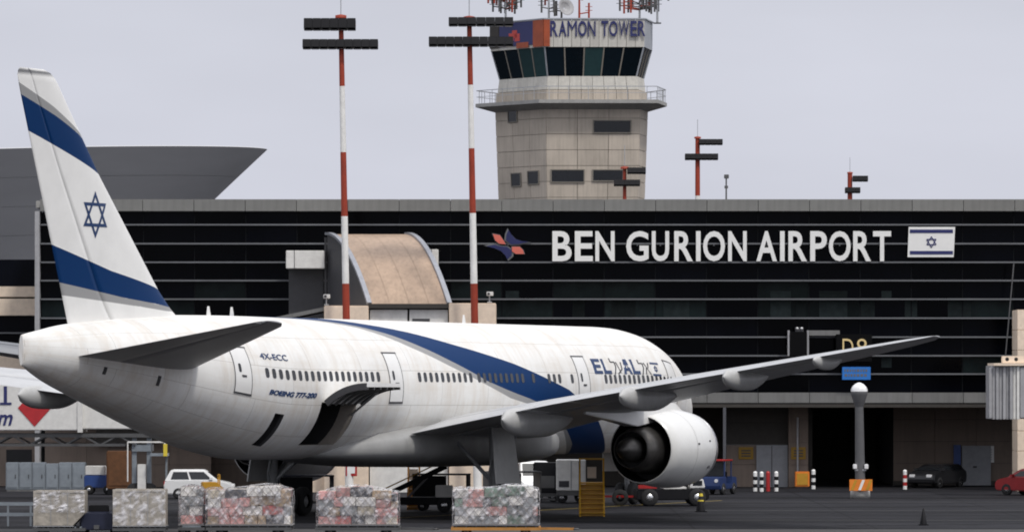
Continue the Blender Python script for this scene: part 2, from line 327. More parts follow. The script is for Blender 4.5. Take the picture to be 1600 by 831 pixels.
B_UP = [(0,38.9),(10,38.0),(20.5,36.3),(35.5,32.8),(47.9,30.0),(59.1,26.9),(67,24.6),(79.1,21.7),(90.4,19.05),(105,17),(119,15.06),(163,10.5),(180,9)]
B_LO = [(0,47),(6,43.6),(13.1,40.0),(25,37.4),(36.9,35.35),(53.1,32.9),(64.8,31.0),(82.8,27.7),(92,25.2),(99.7,22.6),(115,19.5),(146,15.9),(180,13)]
B_GR = [(0,47.6),(6,44.4),(13.1,40.9),(30.6,37.2),(53.2,34.1),(70,31.2),(83.4,28.4),(98.3,25.07),(104,22.6),(116,19.6),(180,13.1)]
HOLES = [(40.2,43.4,101.25,142.5), (46.35,47.1,112.5,146.25)]
st = sorted(set([round(x*.35, 3) for x in range(0, 179)]+[.05,.12,.2,.5,62.3,62.6,62.75]+[h[0] for h in HOLES]+[h[1] for h in HOLES]))
NT = 96; ths = [-180+360*i/NT for i in range(NT+1)]
fb = MB(); rgs = [[surf(s, t) for t in ths] for s in st]; nn = NT+1
fs = []
for k in range(len(st)-1):
    for i in range(NT):
        sm, tm = (st[k]+st[k+1])/2, (ths[i]+ths[i+1])/2
        if any(h[0] < sm < h[1] and h[2] < tm < h[3] for h in HOLES): continue
        fs.append((k*nn+i, (k+1)*nn+i, (k+1)*nn+i+1, k*nn+i+1))
fb.add([p for r in rgs for p in r], fs, True)
fb.add(rgs[-1], [tuple(range(nn))]); fb.add(rgs[0], [tuple(reversed(range(nn)))])
bl, gr, sk = [], [], []
def fband(s, t):
    t = abs(t); u, lo, g_ = lerp(t, B_UP), lerp(t, B_LO), lerp(t, B_GR)
    return min(s-u, lo-s), min(s-u, g_-s)
for s in st+[st[-1], st[0]]:
    for t in ths:
        a, b = fband(s, t); bl.append(a); gr.append(b); sk.append((s, R(t)*3.1+.6, 0))
fus = part('fuselage', fb, 'fuselage_paint', plane, attrs={'blue': bl, 'grey': gr, 'skin': sk})
def patch(s0, s1, t0, t1, off, name, m, parent, ns=4, ntt=6, inset=-.03):
    top = [[surf(s0+(s1-s0)*i/ns, t0+(t1-t0)*j/ntt, off) for j in range(ntt+1)] for i in range(ns+1)]
    mb = MB().rings(top, closed=False)
    bd = [top[0][j] for j in range(ntt+1)]+[top[i][ntt] for i in range(1, ns+1)]+[top[ns][j] for j in range(ntt-1, -1, -1)]+[top[i][0] for i in range(ns-1, 0, -1)]
    ax = Vector(L((s0+s1)/2, 0, fprof((s0+s1)/2)[0]))
    lowr = [p+(ax-p).normalized()*(off-inset) for p in bd]
    mb.rings([bd, lowr], smooth=False)
    return part(name, mb, m, parent)
def spoly(pts, off, name, m, parent, depth=.03):     # pts (s,theta) outline laid on the skin
    a = [surf(s, t, off) for s, t in pts]; b = [surf(s, t, off-depth) for s, t in pts]; n_ = len(pts)
    return part(name, MB().add(a+b, [tuple(range(n_))]+[(i, n_+i, n_+(i+1) % n_, (i+1) % n_) for i in range(n_)]), m, parent)
def pane_outline(s, th, w, h, n_=12, e_=.6):
    pts = []
    for i in range(n_):
        t = 2*math.pi*i/n_; c_, s_ = math.cos(t), math.sin(t)
        pts.append((s+w/2*math.copysign(abs(c_)**e_, c_), th+math.degrees(h/2/3.05)*math.copysign(abs(s_)**e_, s_)))
    return pts
WTH = 80.2
wins = [48.05-.5439*i for i in range(19)]+[34.34-.56*i for i in range(10)]+[28.47-.56*i for i in range(16) if i not in (9, 11, 12)]+[18.72]+[15.0-.533*i for i in range(15)]
for s in wins:
    spoly(pane_outline(s, WTH, .30, .44), .012, 'window', 'window_dark', fus)
    spoly(pane_outline(s, -WTH, .30, .44), .012, 'window', 'window_dark', fus)
for t0, t1, s0, s1 in ((4,26,2.25,3.1),(28,48,2.35,3.25),(50,66,2.6,3.55)):
    for sg in (1, -1): patch(s0, s1, t0*sg, t1*sg, .012, 'cockpit_window', 'window_dark', fus)
def door(sc, w, sg, label):
    s0, s1, t0, t1 = sc-w/2, sc+w/2, 60*sg, 100.5*sg
    d = patch(s0, s1, t0, t1, .014, 'door', 'aircraft_white', plane, 4, 12); d['label'] = label
    e_ = .035
    for nm, q in (('door_seam', (s0-e_, s0+.005, t0, t1)), ('door_seam', (s1-.005, s1+e_, t0, t1)), ('door_sill', (s0-.05, s1+.05, t1, t1+1.7*sg)), ('door_gutter', (s0-.08, s1+.08, t0-1.4*sg, t0))):
        patch(*q, .02, nm, 'seam_dark', d, 2, 10)
    spoly(pane_outline(sc+.22, 79*sg, .2, .42), .026, 'door_window', 'window_dark', d)
    patch(sc-.2, sc+.12, 85*sg, 86.6*sg, .04, 'door_handle', 'seam_dark', d, 2, 2)
for sc, nm in ((6.9,'foremost passenger door with its handle'),(17.45,'passenger door ahead of the wing'),(36.6,'passenger door just behind the wing'),(49.9,'rearmost passenger door')):
    for sg in (1, -1): door(sc, 1.2, sg, nm)
# holds behind the two openings, their rims and the raised cargo door
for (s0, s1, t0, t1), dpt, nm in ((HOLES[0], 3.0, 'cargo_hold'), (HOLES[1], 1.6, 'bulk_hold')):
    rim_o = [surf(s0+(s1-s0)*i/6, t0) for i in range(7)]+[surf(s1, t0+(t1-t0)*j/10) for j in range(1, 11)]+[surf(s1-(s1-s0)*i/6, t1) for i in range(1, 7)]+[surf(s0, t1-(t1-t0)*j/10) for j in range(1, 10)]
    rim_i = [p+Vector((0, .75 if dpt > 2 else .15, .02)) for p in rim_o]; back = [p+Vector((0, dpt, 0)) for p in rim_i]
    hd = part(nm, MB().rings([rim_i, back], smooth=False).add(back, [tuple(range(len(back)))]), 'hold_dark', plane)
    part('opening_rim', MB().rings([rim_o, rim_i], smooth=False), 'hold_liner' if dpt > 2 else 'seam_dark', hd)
hz_, hv_ = surf(41.8, 101.25)[2], -surf(41.8, 101.25)[1]
def raised(t_, off):          # t_ 0 hinge .. 1 free edge; the skin arc swung out about the hinge
    th = R(101.25+41.25*t_); pv, pz = 3.1*math.sin(th)-3.1*math.sin(R(101.25)), 3.03*math.cos(th)-3.03*math.cos(R(101.25))
    q = math.hypot(pv, pz); nv, nz2 = math.sin(th), math.cos(th); pv += nv*off; pz += nz2*off
    a = R(143); return hv_+.10+pv*math.cos(a)-pz*math.sin(a), hz_+.06+pv*math.sin(a)+pz*math.cos(a)
dmb = MB(); nseg = 12
sec = [raised(i/nseg, 0) for i in range(nseg+1)]+[raised(1-i/nseg, -.16) for i in range(nseg+1)]
dmb.rings([[L(s, v, z) for v, z in sec] for s in (40.25, 43.35)], smooth=False, cap0=True, cap1=True)
cdoor = part('cargo_door', dmb, 'aircraft_white', plane); cdoor['label'] = 'cargo door swung up and out over the open hold'
for k in range(6):
    s = 40.3+k*.59; fr = MB()
    for i in range(nseg):
        a, b = raised(i/nseg, -.2), raised((i+1)/nseg, -.2); fr.bar(L(s, *a), L(s, *b), .07, .14)
    part('door_frame', fr, 'oily_metal', cdoor)
part('door_edge', MB().rings([[L(s, v, z) for v, z in [raised(i/nseg, .004) for i in range(nseg+1)]+[raised(1-i/nseg, -.28) for i in range(nseg+1)]] for s in (43.352, 43.40)], smooth=False, cap0=True, cap1=True), 'seam_dark', cdoor)
part('door_actuator', MB().tube(L(40.4, 2.85, 4.55), L(40.4, *raised(.5, -.2)), .05), 'bare_metal', cdoor)
# writing on the skin
def skin_text(txt, s0, s1, t0, t1, m, name, bold=0, shear=0, sg=1, parent=fus):   # s0 left end (aft), t0 top angle
    vs, fs_ = glyphs(txt, bold, shear); xs = [v[0] for v in vs]; ys = [v[1] for v in vs]; ax, bx_, ay, by = min(xs), max(xs), min(ys), max(ys)
    pv = [surf(s0+(v[0]-ax)/(bx_-ax)*(s1-s0), (t1+(v[1]-ay)/(by-ay)*(t0-t1))*sg, .022 if v[2] > 0 else 0) for v in vs]
    return part(name, MB().add(pv, fs_), m, parent)
skin_text('4X-ECC', 48.3, 46.1, 63.3, 68.6, 'navy_paint', 'registration_lettering', .012)
skin_text('BOEING 777-200', 47.95, 43.95, 93.6, 97.8, 'navy_paint', 'type_lettering', .03, .35)
LET = {'E': [[(0,0),(1,0),(1,.2),(.3,.2),(.3,.4),(.92,.4),(.92,.6),(.3,.6),(.3,.8),(1,.8),(1,1),(0,1)]], 'L': [[(0,0),(1,0),(1,.22),(.3,.22),(.3,1),(0,1)]],
       'A': [[(0,0),(.27,0),(.5,.72),(.73,0),(1,0),(.68,1),(.32,1)], [(.34,.22),(.66,.22),(.602,.40),(.398,.40)]]}
for ch, s0, s1 in (('E', 16.1, 15.2), ('L', 15.02, 14.2), ('A', 12.8, 11.85), ('L', 11.75, 10.95)):
    mb = MB()
    for poly in LET[ch]:
        a_ = [surf(s0+(s1-s0)*x, 75.6+(61.4-75.6)*y, .022) for x, y in poly]; b_ = [surf(s0+(s1-s0)*x, 75.6+(61.4-75.6)*y, -.005) for x, y in poly]; n_ = len(poly)
        mb.add(a_+b_, [tuple(range(n_))]+[(i, n_+i, n_+(i+1) % n_, (i+1) % n_) for i in range(n_)])
    part('airline_letter', mb, 'navy_paint', fus)
def stroke(name, lines, w, s0, s1, t0, t1, m='seam_dark'):     # lines in a unit box, x to the nose, y up
    for ln in lines:
        mb = MB()
        for a, b in zip(ln, ln[1:]):
            dx, dy = b[0]-a[0], b[1]-a[1]; q = math.hypot(dx, dy); nx, ny = -dy/q*w/2, dx/q*w/2
            c4 = [(a[0]+nx, a[1]+ny), (b[0]+nx, b[1]+ny), (b[0]-nx, b[1]-ny), (a[0]-nx, a[1]-ny)]
            mp_ = lambda p, o_: surf(s0+(s1-s0)*p[0], t1+(t0-t1)*p[1], o_)
            mb.add([mp_(p, .02) for p in c4]+[mp_(p, 0) for p in c4], [(0,1,2,3),(0,4,5,1),(1,5,6,2),(2,6,7,3),(3,7,4,0)])
        part(name, mb, m, fus)
LAMED = [[(.08,1.12),(.08,.85),(.42,.85),(.42,.5),(.2,0)]]
stroke('airline_letter', LAMED+[[(.55,.85),(.75,.1)],[(.98,.85),(.92,.35),(.5,.02)]], .075, 14.1, 12.85, 62.2, 75.8)
stroke('airline_letter', LAMED+[[(.55,.9),(1,.02)],[(.97,.9),(.85,.5)],[(.68,.5),(.55,.02)]], .075, 10.95, 9.7, 63.2, 75.8)
HX = [[(math.sin(2*math.pi*(k+o)/3)*.5+.5, math.cos(2*math.pi*(k+o)/3)*.5+.5) for k in range(4)] for o in (0, .5)]
stroke('flag_bar', [[(0,.93),(1,.93)],[(0,.07),(1,.07)]], .14, 9.45, 8.45, 63.6, 76.5, 'navy_paint')
stroke('flag_star', HX, .12, 9.15, 8.75, 67, 73, 'navy_paint')
for s in (47.9, 45.9, 24):
    part('antenna', MB().prism([(0,0),(.32,0),(.18,.42),(.08,.42)], 1, -.02, .02), 'aircraft_white', fus, loc=(S0-s, 0, 8.66))
for s, t in ((58.7,103),(55.45,101)): patch(s, s+.14, t, t+12, .05, 'static_port_vane', 'seam_dark', fus, 1, 2)

# fin and rudder
F_LE = [(7.6,49.2),(8.3,50.0),(8.82,50.98),(9.2,51.5),(9.65,52.1),(14.15,56.84),(17.8,60.2),(18.05,60.6),(18.17,61.1)]
F_TE = [(7.6,58.9),(8.2,59.2),(17.2,62.86),(17.95,63.12),(18.17,62.9)]
def fle(z): return lerp(z, F_LE)
def fte(z): return lerp(z, F_TE)
def thick(t): return 5*(.2969*math.sqrt(max(t,0))-.126*t-.3516*t*t+.2843*t**3-.1036*t**4)
def fhalf(s, z):
    c_ = fte(z)-fle(z); return .11*c_*thick(min(max((s-fle(z))/c_, 0), 1))
FB = [([(58.2,15.56),(60.43,16.36),(62.86,17.13),(64,17.45)], [(56.84,14.15),(59.45,14.9),(62.14,15.68),(64,16.2)]),
      ([(50,9.35),(52.04,9.65),(56.44,10.36),(60.43,11.3),(62,11.7)], [(50,8.85),(51.14,8.95),(55.42,9.29),(59.84,9.82),(62,10.1)])]
FG = [([(58.45,15.78),(60.68,16.75),(62.96,17.57),(64,17.9)], FB[0][0]), (FB[1][1], [(50,8.7),(52.3,8.83),(55.42,9.03),(59.64,9.32),(62,9.6)])]
def finattr(s, z):
    def b(l): return max(min(lerp(s, u)-z, z-lerp(s, lo)) for u, lo in l)
    return b(FB), b(FG)
def fin_loft(f0, f1, name, m, n_=22):
    fr_ = [f0+(f1-f0)*(i/n_)**(1.6 if f0 == 0 else 1) for i in range(n_+1)]
    zs = [7.6+.19*i for i in range(56)]+[18.05, 18.17]; mb = MB(); rg = []; bl, gr = [], []
    for z in zs:
        c_ = fte(z)-fle(z); k = 1 if z < 18 else (.7 if z < 18.1 else .05); r = []
        for f, sg in [(f, -1) for f in reversed(fr_)]+[(f, 1) for f in fr_[1 if f0 == 0 else 0:]]:
            s = fle(z)+f*c_; r.append(L(s, sg*max(fhalf(s, z)*k, .006), z)); a, b = finattr(s, z); bl.append(a); gr.append(b)
        rg.append(r)
    mb.rings(rg, cap1=False); mb.add(rg[-1], [tuple(range(len(rg[-1])))]); bl += bl[-len(rg[-1]):]; gr += gr[-len(rg[-1]):]
    return part(name, mb, m, plane, attrs={'blue': bl, 'grey': gr})
fin = fin_loft(0, .68, 'fin', 'fin_paint'); rud = fin_loft(.684, 1, 'rudder', 'fin_paint', 10)
def fin_star(sg):
    mb = MB(); cs, cz, rs, rz_ = 57.58, 12.57, 1.0, .95
    for o in (0, .5):
        pts = [(math.sin(2*math.pi*(k+o)/3), math.cos(2*math.pi*(k+o)/3)) for k in range(3)]
        for k in range(3):
            a, b = pts[k], pts[(k+1) % 3]; seg = 8
            for q in range(seg):
                quad = []
                for f, i_ in ((q/seg, 1), ((q+1)/seg, 1), ((q+1)/seg, .74), (q/seg, .74)):
                    x, y = (a[0]+(b[0]-a[0])*f)*i_, (a[1]+(b[1]-a[1])*f)*i_; s, z = cs-rs*x, cz+rz_*y
                    quad.append(L(s, sg*(fhalf(s, z)+(.012 if o else .016)), z))
                mb.add(quad, [(0,1,2,3)])
    return part('star_emblem', mb, 'navy_paint', fin)
fin_star(1); fin_star(-1)

# wings, stabilizers
def foil(f0, f1, n_, camber=.015):
    fr_ = [f0+(f1-f0)*(i/n_)**(1.7 if f0 == 0 else 1) for i in range(n_+1)]
    up = [(f, thick(f), camber*4*f*(1-f)) for f in fr_]
    return [(f, t, c, 1) for f, t, c in reversed(up)]+[(f, t, c, -1) for f, t, c in (up[1:] if f0 == 0 else up)]
def surface(secs, f0, f1, v0, v1, sg, name, m, parent, n_=14, drop=0, nsp=14):
    vs_ = sorted(set([v0, v1]+[q[0] for q in secs if v0 < q[0] < v1]+[v0+(v1-v0)*i/nsp for i in range(nsp+1)]))
    rg = []
    for v in vs_:
        sl_, st_, zl, zt, tc_ = [lerp(v, secs, i) for i in range(1, 6)]; c_ = st_-sl_; r = []
        for f, t, cm, u in foil(f0, f1, n_):
            r.append(L(sl_+f*c_, sg*v, zl+(zt-zl)*f+c_*(cm+u*tc_*t)-drop*max(0, f-f0)))
        rg.append(r)
    return part(name, MB().rings(rg, cap0=True, cap1=True), m, parent)
WS = [(0,19.2,35.4,3.75,3.45,.10),(3.0,21.0,35.4,4.0,3.70,.10),(6,23.1,35.75,4.45,4.25,.095),(10.3,26.1,36.2,5.08,5.02,.095),(16,30.2,38.0,5.9,5.82,.10),(23,35.3,40.3,6.85,6.78,.10),(28,38.9,41.9,7.52,7.48,.095),(29.6,40.5,42.4,7.72,7.70,.09),(30.2,41.6,42.7,7.78,7.78,.06),(30.35,42.3,42.8,7.80,7.80,.03)]
TS = [(0,51.0,60.2,6.25,6.75,.10),(1.5,52.2,60.35,6.45,6.95,.10),(9.7,59.3,61.9,8.08,8.14,.09),(10.2,60.2,62.1,8.15,8.2,.06),(10.35,60.9,62.1,8.19,8.22,.03)]
for sg, side in ((1, 'starboard'), (-1, 'port')):
    wing = surface(WS, 0, .745, .4, 30.35, sg, 'wing', 'wing_grey', plane, 16, nsp=24)
    for a, b, nm in ((3.15, 9.0, 'flap'), (9.06, 11.2, 'aileron'), (11.26, 21.6, 'flap'), (21.66, 27.6, 'aileron'), (27.65, 30.35, 'wing_trailing_tip')):
        surface(WS, .75, 1, a, b, sg, nm, 'wing_grey', wing, 6, nsp=6)
    for v0, ln, rr, aft in ((8.3, 7.2, .62, .9), (14.7, 6.0, .5, 1.15), (20.2, 4.8, .42, 1.1), (24.6, 3.2, .26, .6)):   # flap track fairings
        s_e = lerp(v0, WS, 2)+aft; zt = lerp(v0, WS, 4)-.45*rr-.04; rg = []
        for i in range(15):
            f = i/14; r_ = rr*max(.02, (1-(1-min(f/.3, 1))**2)**.5*(1 if f < .55 else math.cos((f-.55)/.45*1.52)**.8))
            c0 = Vector(L(s_e-ln*f, sg*v0, zt+.02-.16*math.sin(math.pi*f)+f*f*.12)); rg.append([c0+Vector((0, .72*r_*math.cos(2*math.pi*k/14), 1.05*r_*math.sin(2*math.pi*k/14))) for k in range(14)])
        part('flap_track_fairing', MB().rings(rg, cap0=True, cap1=True), 'fairing_grey', wing)
    stab = surface(TS, 0, .70, .5, 10.35, sg, 'horizontal_stabilizer', 'stabilizer_grey', plane, 12)
    surface(TS, .705, 1, 1.1, 9.9, sg, 'elevator', 'stabilizer_grey', stab, 6, nsp=5)
    # engine
    ex, ev, ez = 20.4, 9.65, 3.02
    def lat(prof): return MB().lathe([(a, r) for a, r in prof], L(ex, sg*ev, ez), (-1, 0, 0), 40)
    cowl = part('engine', lat([(.55,1.40),(.25,1.43),(.1,1.49),(.3,1.60),(.8,1.70),(1.5,1.76),(2.3,1.77),(3.2,1.72),(4.2,1.62),(5.1,1.50),(5.1,1.47),(5.0,1.47)]), 'cowl_white', plane)
    for a, r in ((2.75,1.752),): part('cowl_seam', lat([(a-.008,r),(a-.006,r+.004),(a+.006,r+.004),(a+.008,r)]), 'fairing_grey', cowl)
    for a, r, ang, w in ((2.6,1.745,8,.07),(1.1,1.725,-28,.11),(1.35,1.745,12,.06)):
        q = R(ang); c0 = Vector(L(ex+a, sg*(ev+r*math.cos(q)), ez+r*math.sin(q))); part('cowl_vent', MB().box(-w, w, -.03, .03, -w*.6, w*.6), 'seam_dark', cowl, loc=c0)
    part('inlet_lip', lat([(.56,1.395),(.2,1.41),(.03,1.46),(.0,1.51),(.05,1.55),(.3,1.615),(.45,1.645),(.45,1.63)]), 'bare_metal', cowl)
    part('inlet_duct', lat([(.55,1.40),(1.7,1.38),(3.4,1.43)]), 'bare_metal', cowl)
    fanm = MB().lathe([(1.0,.02),(1.3,.25),(1.7,.42),(1.75,.42)], L(ex, sg*ev, ez), (-1,0,0), 20)
    for k in range(24):
        a = 2*math.pi*k/24
        for r0, r1, tw in ((.40, 1.34, .35),):
            p = [(r0, a-.06, 1.55), (r0, a+.06, 1.75), (r1, a+.10, 1.80), (r1, a-.05, 1.50)]
            q = [L(ex+x_, sg*ev+r_*math.cos(t_), ez+r_*math.sin(t_)) for r_, t_, x_ in p]; fanm.add(q+[(x+.012, y, z) for x, y, z in q], [(0,1,2,3),(7,6,5,4),(0,4,5,1),(1,5,6,2),(2,6,7,3),(3,7,4,0)])
    part('fan', fanm, 'nozzle_metal', cowl)
    part('fan_case_disc', MB().lathe([(2.2,.02),(2.2,1.38)], L(ex, sg*ev, ez), (-1,0,0), 32), 'nozzle_dark', cowl)
    part('fan_nozzle_liner', lat([(5.06,1.468),(4.4,1.45),(3.4,1.45)]), 'duct_dark', cowl)
    part('bypass_disc', MB().lathe([(3.5,.02),(3.5,1.45)], L(ex, sg*ev, ez), (-1,0,0), 32), 'nozzle_dark', cowl)
    part('core_cowl', lat([(3.5,1.08),(4.5,1.10),(5.4,1.0),(6.2,.84),(6.2,.78),(5.6,.80)]), 'nozzle_metal', cowl)
    part('exhaust_disc', MB().lathe([(5.7,.02),(5.7,.81)], L(ex, sg*ev, ez), (-1,0,0), 24), 'nozzle_dark', cowl)
    part('exhaust_plug', lat([(5.7,.58),(6.2,.55),(6.7,.46),(7.1,.30),(7.3,.12),(7.34,.01)]), 'nozzle_metal', cowl)
    pz = MB(); secs_ = []
    for s, zb, zt_, hw in ((21.2,4.55,4.75,.12),(22.2,4.5,5.05,.30),(24,4.3,5.25,.36),(26.6,4.05,5.1,.36),(29.2,4.35,4.95,.26),(31.4,4.6,4.85,.05)):
        secs_.append([L(s, sg*ev-hw, zb), L(s, sg*ev+hw, zb), L(s, sg*ev+hw*.9, zt_), L(s, sg*ev-hw*.9, zt_)])
    pz.rings(secs_, smooth=False, cap0=True, cap1=True)
    part('pylon', pz, 'aircraft_white', cowl, bevel=.03)
    part('nacelle_strake', MB().prism([(0,0),(1.3,0),(1.1,.28),(.7,.3)], 1, -.02, .02), 'cowl_white', cowl, loc=(S0-23.4, -sg*ev+1.15, ez+1.2))
    # main gear
    gv = 5.5
    gear = part('main_gear', MB().tube(L(31.9, sg*gv, 1.1), L(31.9, sg*gv, 4.2), .19, .24, 14).tube(L(31.9, sg*gv, .64), L(31.9, sg*gv, 1.3), .14).bar(L(30.3, sg*gv, .64), L(33.5, sg*gv, .64), .28, .24)
                .tube(L(31.9, sg*gv, 1.5), L(31.5, sg*(gv-2.3), 3.6), .09).tube(L(31.9, sg*gv, 1.7), L(28.9, sg*(gv-.3), 3.9), .10).tube(L(32.15, sg*gv, 1.0), L(32.45, sg*gv, 1.9), .05).tube(L(32.15, sg*gv, 2.6), L(32.45, sg*gv, 1.9), .05), 'gear_grey', plane)
    for s in (30.45, 31.9, 33.35):
        for dv in (-.7, .7):
            wv = sg*gv+dv
            wl = part('wheel', MB().lathe([(-.24,.30),(-.26,.42),(-.22,.58),(-.12,.64),(.12,.64),(.22,.58),(.26,.42),(.24,.30)], L(s, wv, .645), (0,1,0), 24), 'rubber', gear)
            wl.name = 'wheel'
            part('wheel_hub', MB().lathe([(-.22,.01),(-.22,.14),(-.12,.31),(.12,.31),(.22,.14),(.22,.01)], L(s, wv, .645), (0,1,0), 16), 'gear_grey', gear)
    part('gear_door', MB().add([L(30.7, sg*(gv+.72), 1.55), L(33.1, sg*(gv+.72), 1.55), L(32.9, sg*(gv+.42), 4.0), L(30.9, sg*(gv+.42), 4.0), L(30.7, sg*(gv+.66), 1.55), L(33.1, sg*(gv+.66), 1.55), L(32.9, sg*(gv+.36), 4.0), L(30.9, sg*(gv+.36), 4.0)],
         [(0,1,2,3),(7,6,5,4),(0,4,5,1),(1,5,6,2),(2,6,7,3),(3,7,4,0)]), 'fairing_grey', gear)
# wing to body fairing
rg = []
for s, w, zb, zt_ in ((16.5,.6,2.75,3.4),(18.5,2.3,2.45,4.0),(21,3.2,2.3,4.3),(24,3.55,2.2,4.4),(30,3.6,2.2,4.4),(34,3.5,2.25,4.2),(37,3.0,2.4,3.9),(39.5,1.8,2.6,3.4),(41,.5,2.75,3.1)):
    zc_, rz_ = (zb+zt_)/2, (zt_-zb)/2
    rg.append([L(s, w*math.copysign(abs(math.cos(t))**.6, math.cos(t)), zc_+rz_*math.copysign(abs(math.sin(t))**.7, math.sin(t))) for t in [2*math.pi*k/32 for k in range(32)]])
part('belly_fairing', MB().rings(rg, cap0=True, cap1=True), 'belly_shade_grey', plane)  # fairing grey deepened in colour to stand in for the wing's shadow
ng = part('nose_gear', MB().tube(L(5.95, 0, .67), L(5.95, 0, 2.9), .12, .15, 12).tube(L(5.95, 0, 1.5), L(4.6, 0, 2.9), .06).bar(L(5.95, -.4, .67), L(5.95, .4, .67), .12), 'gear_grey', plane)
for v in (-.33, .33):
    part('wheel', MB().lathe([(-.17,.25),(-.19,.36),(-.14,.48),(-.07,.53),(.07,.53),(.14,.48),(.19,.36),(.17,.25)], L(5.95, v, .67), (0,1,0), 22), 'rubber', ng)
    part('gear_door', MB().box(S0-7.2, S0-5.0, -v*2.2-.02, -v*2.2+.02, 1.75, 2.8), 'fairing_grey', ng)

# ------------------------------------------------------------------ concourse building
FY = 295.0; K = FPX/FY
con = thing('concourse_building', 'long dark glass concourse with light horizontal louvres behind the airliner', 'building', (0, FY, 0))
XL, XR = wx(64, FY), 46.0
ztop, zfas, zgl, zbm = wz(312, FY), wz(330.5, FY), wz(613, FY), wz(629, FY)
PW = 80/K; nx = int((XR-XL)/PW)+1
XR = XL+nx*PW
part('core_wall', MB().box(XL+.1, XR-.1, .35, 30, zbm+.03, zfas+.2), 'dark_recess', con)
part('roof', MB().box(XL-.3, XR+.3, .3, 30.4, zfas+.22, ztop-.06), 'concrete', con)
fm = MB().box(.012, PW-.012, -.62, .28, zfas, ztop).mesh('fascia_panel', 'fascia', .01)
bmh = MB().box(.012, PW-.012, -.55, .3, zbm, zgl).mesh('beam_panel', 'beam_panel', .01)
for i in range(nx):
    link('fascia_panel', fm, con, (XL+i*PW, 0, 0)); link('beam_panel', bmh, con, (XL+i*PW, 0, 0))
rows = [330.5, 351.5, 381, 410, 438.5, 467.5, 497, 526.5, 555.5, 584, 613]
zr = [wz(r, FY) for r in rows]
for j in range(10):
    z1, z0 = zr[j], zr[j+1]
    pm = MB().box(.03, PW-.03, .1, .14, z0+.04, z1-.04).mesh('glass_pane', 'facade_glass')
    pl = pm.copy(); pl.materials.clear(); pl.materials.append(MT['glass_lit'])
    for i in range(nx):
        lit = (j == 5 and random.random() < .55) or (j in (4, 8) and random.random() < .2)
        link('glass_pane', pl if lit else pm, con, (XL+i*PW, 0, 0))
    if j: 
        part('louvre', MB().box(XL, XR, -.5, .05, zr[j]-.042, zr[j]+.042), 'louvre', con)
for i in range(nx+1):
    part('mullion', MB().box(XL+i*PW-.03, XL+i*PW+.03, .06, .2, zgl, zfas), 'mullion', con)
part('end_post', MB().box(XL-.28, XL-.02, -.7, .3, 0, zfas), 'bridge_grey', con)
rb_ = random.Random(4)          # roller blinds and dim panels showing in the glass
px = 790
while px < 1545:
    w = rb_.uniform(14, 44)
    for j, a, b in ((5, .02, .97), (4, .55 if rb_.random() < .6 else .97, .97), (8, .1, .7)):
        if rb_.random() < (.62 if j != 8 else .25):
            z1, z0 = zr[j]-.06-(zr[j]-zr[j+1]-.12)*a*(j == 4), zr[j+1]+.06+(0 if j != 8 else .3); part('window_blind', MB().box(wx(px, FY), wx(px+w, FY), .085, .096, z0, z1), 'blind', con)
    px += w+rb_.uniform(6, 50)
# ground floor, set back under the first floor
BY = 8.0
part('soffit', MB().box(XL, XR, -.5, 30, zbm-.25, zbm-.02), 'dark_wall', con)
def wall(x0p, x1p, y, z0, z1, m, name='wall_panel', th=.3):
    Y = FY+y; x0, x1 = wx(x0p, Y), wx(x1p, Y); n_ = max(1, round((x1-x0)/2.4)); w = (x1-x0)/n_
    part('wall_backing', MB().box(x0, x1, y+th+.003, y+th+.2, z0, z1), 'dark_recess', con)
    zc = z0
    while zc < z1-.05:
        h = min(1.25, z1-zc)
        for i in range(n_): part(name, MB().box(x0+i*w+.008, x0+(i+1)*w-.008, y, y+th, zc+.008, zc+h-.008), m, con)
        zc += h
H0 = zbm-.26
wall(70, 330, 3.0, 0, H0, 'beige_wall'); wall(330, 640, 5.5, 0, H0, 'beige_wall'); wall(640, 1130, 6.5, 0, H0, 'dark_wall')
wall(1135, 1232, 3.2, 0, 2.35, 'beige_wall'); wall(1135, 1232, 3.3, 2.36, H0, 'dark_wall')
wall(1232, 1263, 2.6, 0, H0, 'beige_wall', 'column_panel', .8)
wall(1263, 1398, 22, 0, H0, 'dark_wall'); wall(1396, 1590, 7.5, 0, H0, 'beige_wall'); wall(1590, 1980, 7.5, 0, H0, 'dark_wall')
part('side_wall', MB().box(wx(1396, FY+7.5), wx(1396, FY+7.5)+.3, 7.9, 22, 0, H0), 'dark_wall', con)
part('side_wall', MB().box(wx(1263, FY+3), wx(1263, FY+3)+.25, 3.5, 22, 0, H0), 'dark_wall', con)
for px in (1050, 1600, 1720): part('column', MB().box(wx(px, FY)-.45, wx(px, FY)+.45, .4, 1.3, 0, H0), 'beige_wall', con, bevel=.03)
d_ = part('door', MB().box(wx(1182, FY+3), wx(1231, FY+3), 3.05, 3.18, 0, 2.34), 'steel_door', con); part('door_leaf_gap', MB().box(wx(1206, FY+3)-.02, wx(1206, FY+3)+.02, 3.03, 3.06, .05, 2.3), 'seam_dark', d_)
d_ = part('door', MB().box(wx(1503, FY+7.4), wx(1548, FY+7.4), 7.3, 7.48, 0, 2.25), 'steel_door', con); part('door_handle', MB().box(wx(1520, FY+7.4), wx(1526, FY+7.4), 7.24, 7.31, 1.0, 1.1), 'seam_dark', d_)
part('door', MB().box(wx(1490, FY+7.4), wx(1501, FY+7.4), 7.3, 7.48, .5, 2.3), 'blue_paint', con)
part('service_hatch', MB().box(wx(10, FY+3), wx(50, FY+3), 2.9, 3.02, 1.3, 2.1), 'dark_recess', con)
part('pipe', MB().tube((wx(1250, FY), 2.5, .1), (wx(1250, FY), 2.5, 3.9), .06), 'bridge_grey', con)
wall(150, 240, 2.2, 2.4, H0, 'dark_wall', 'cladding_panel')
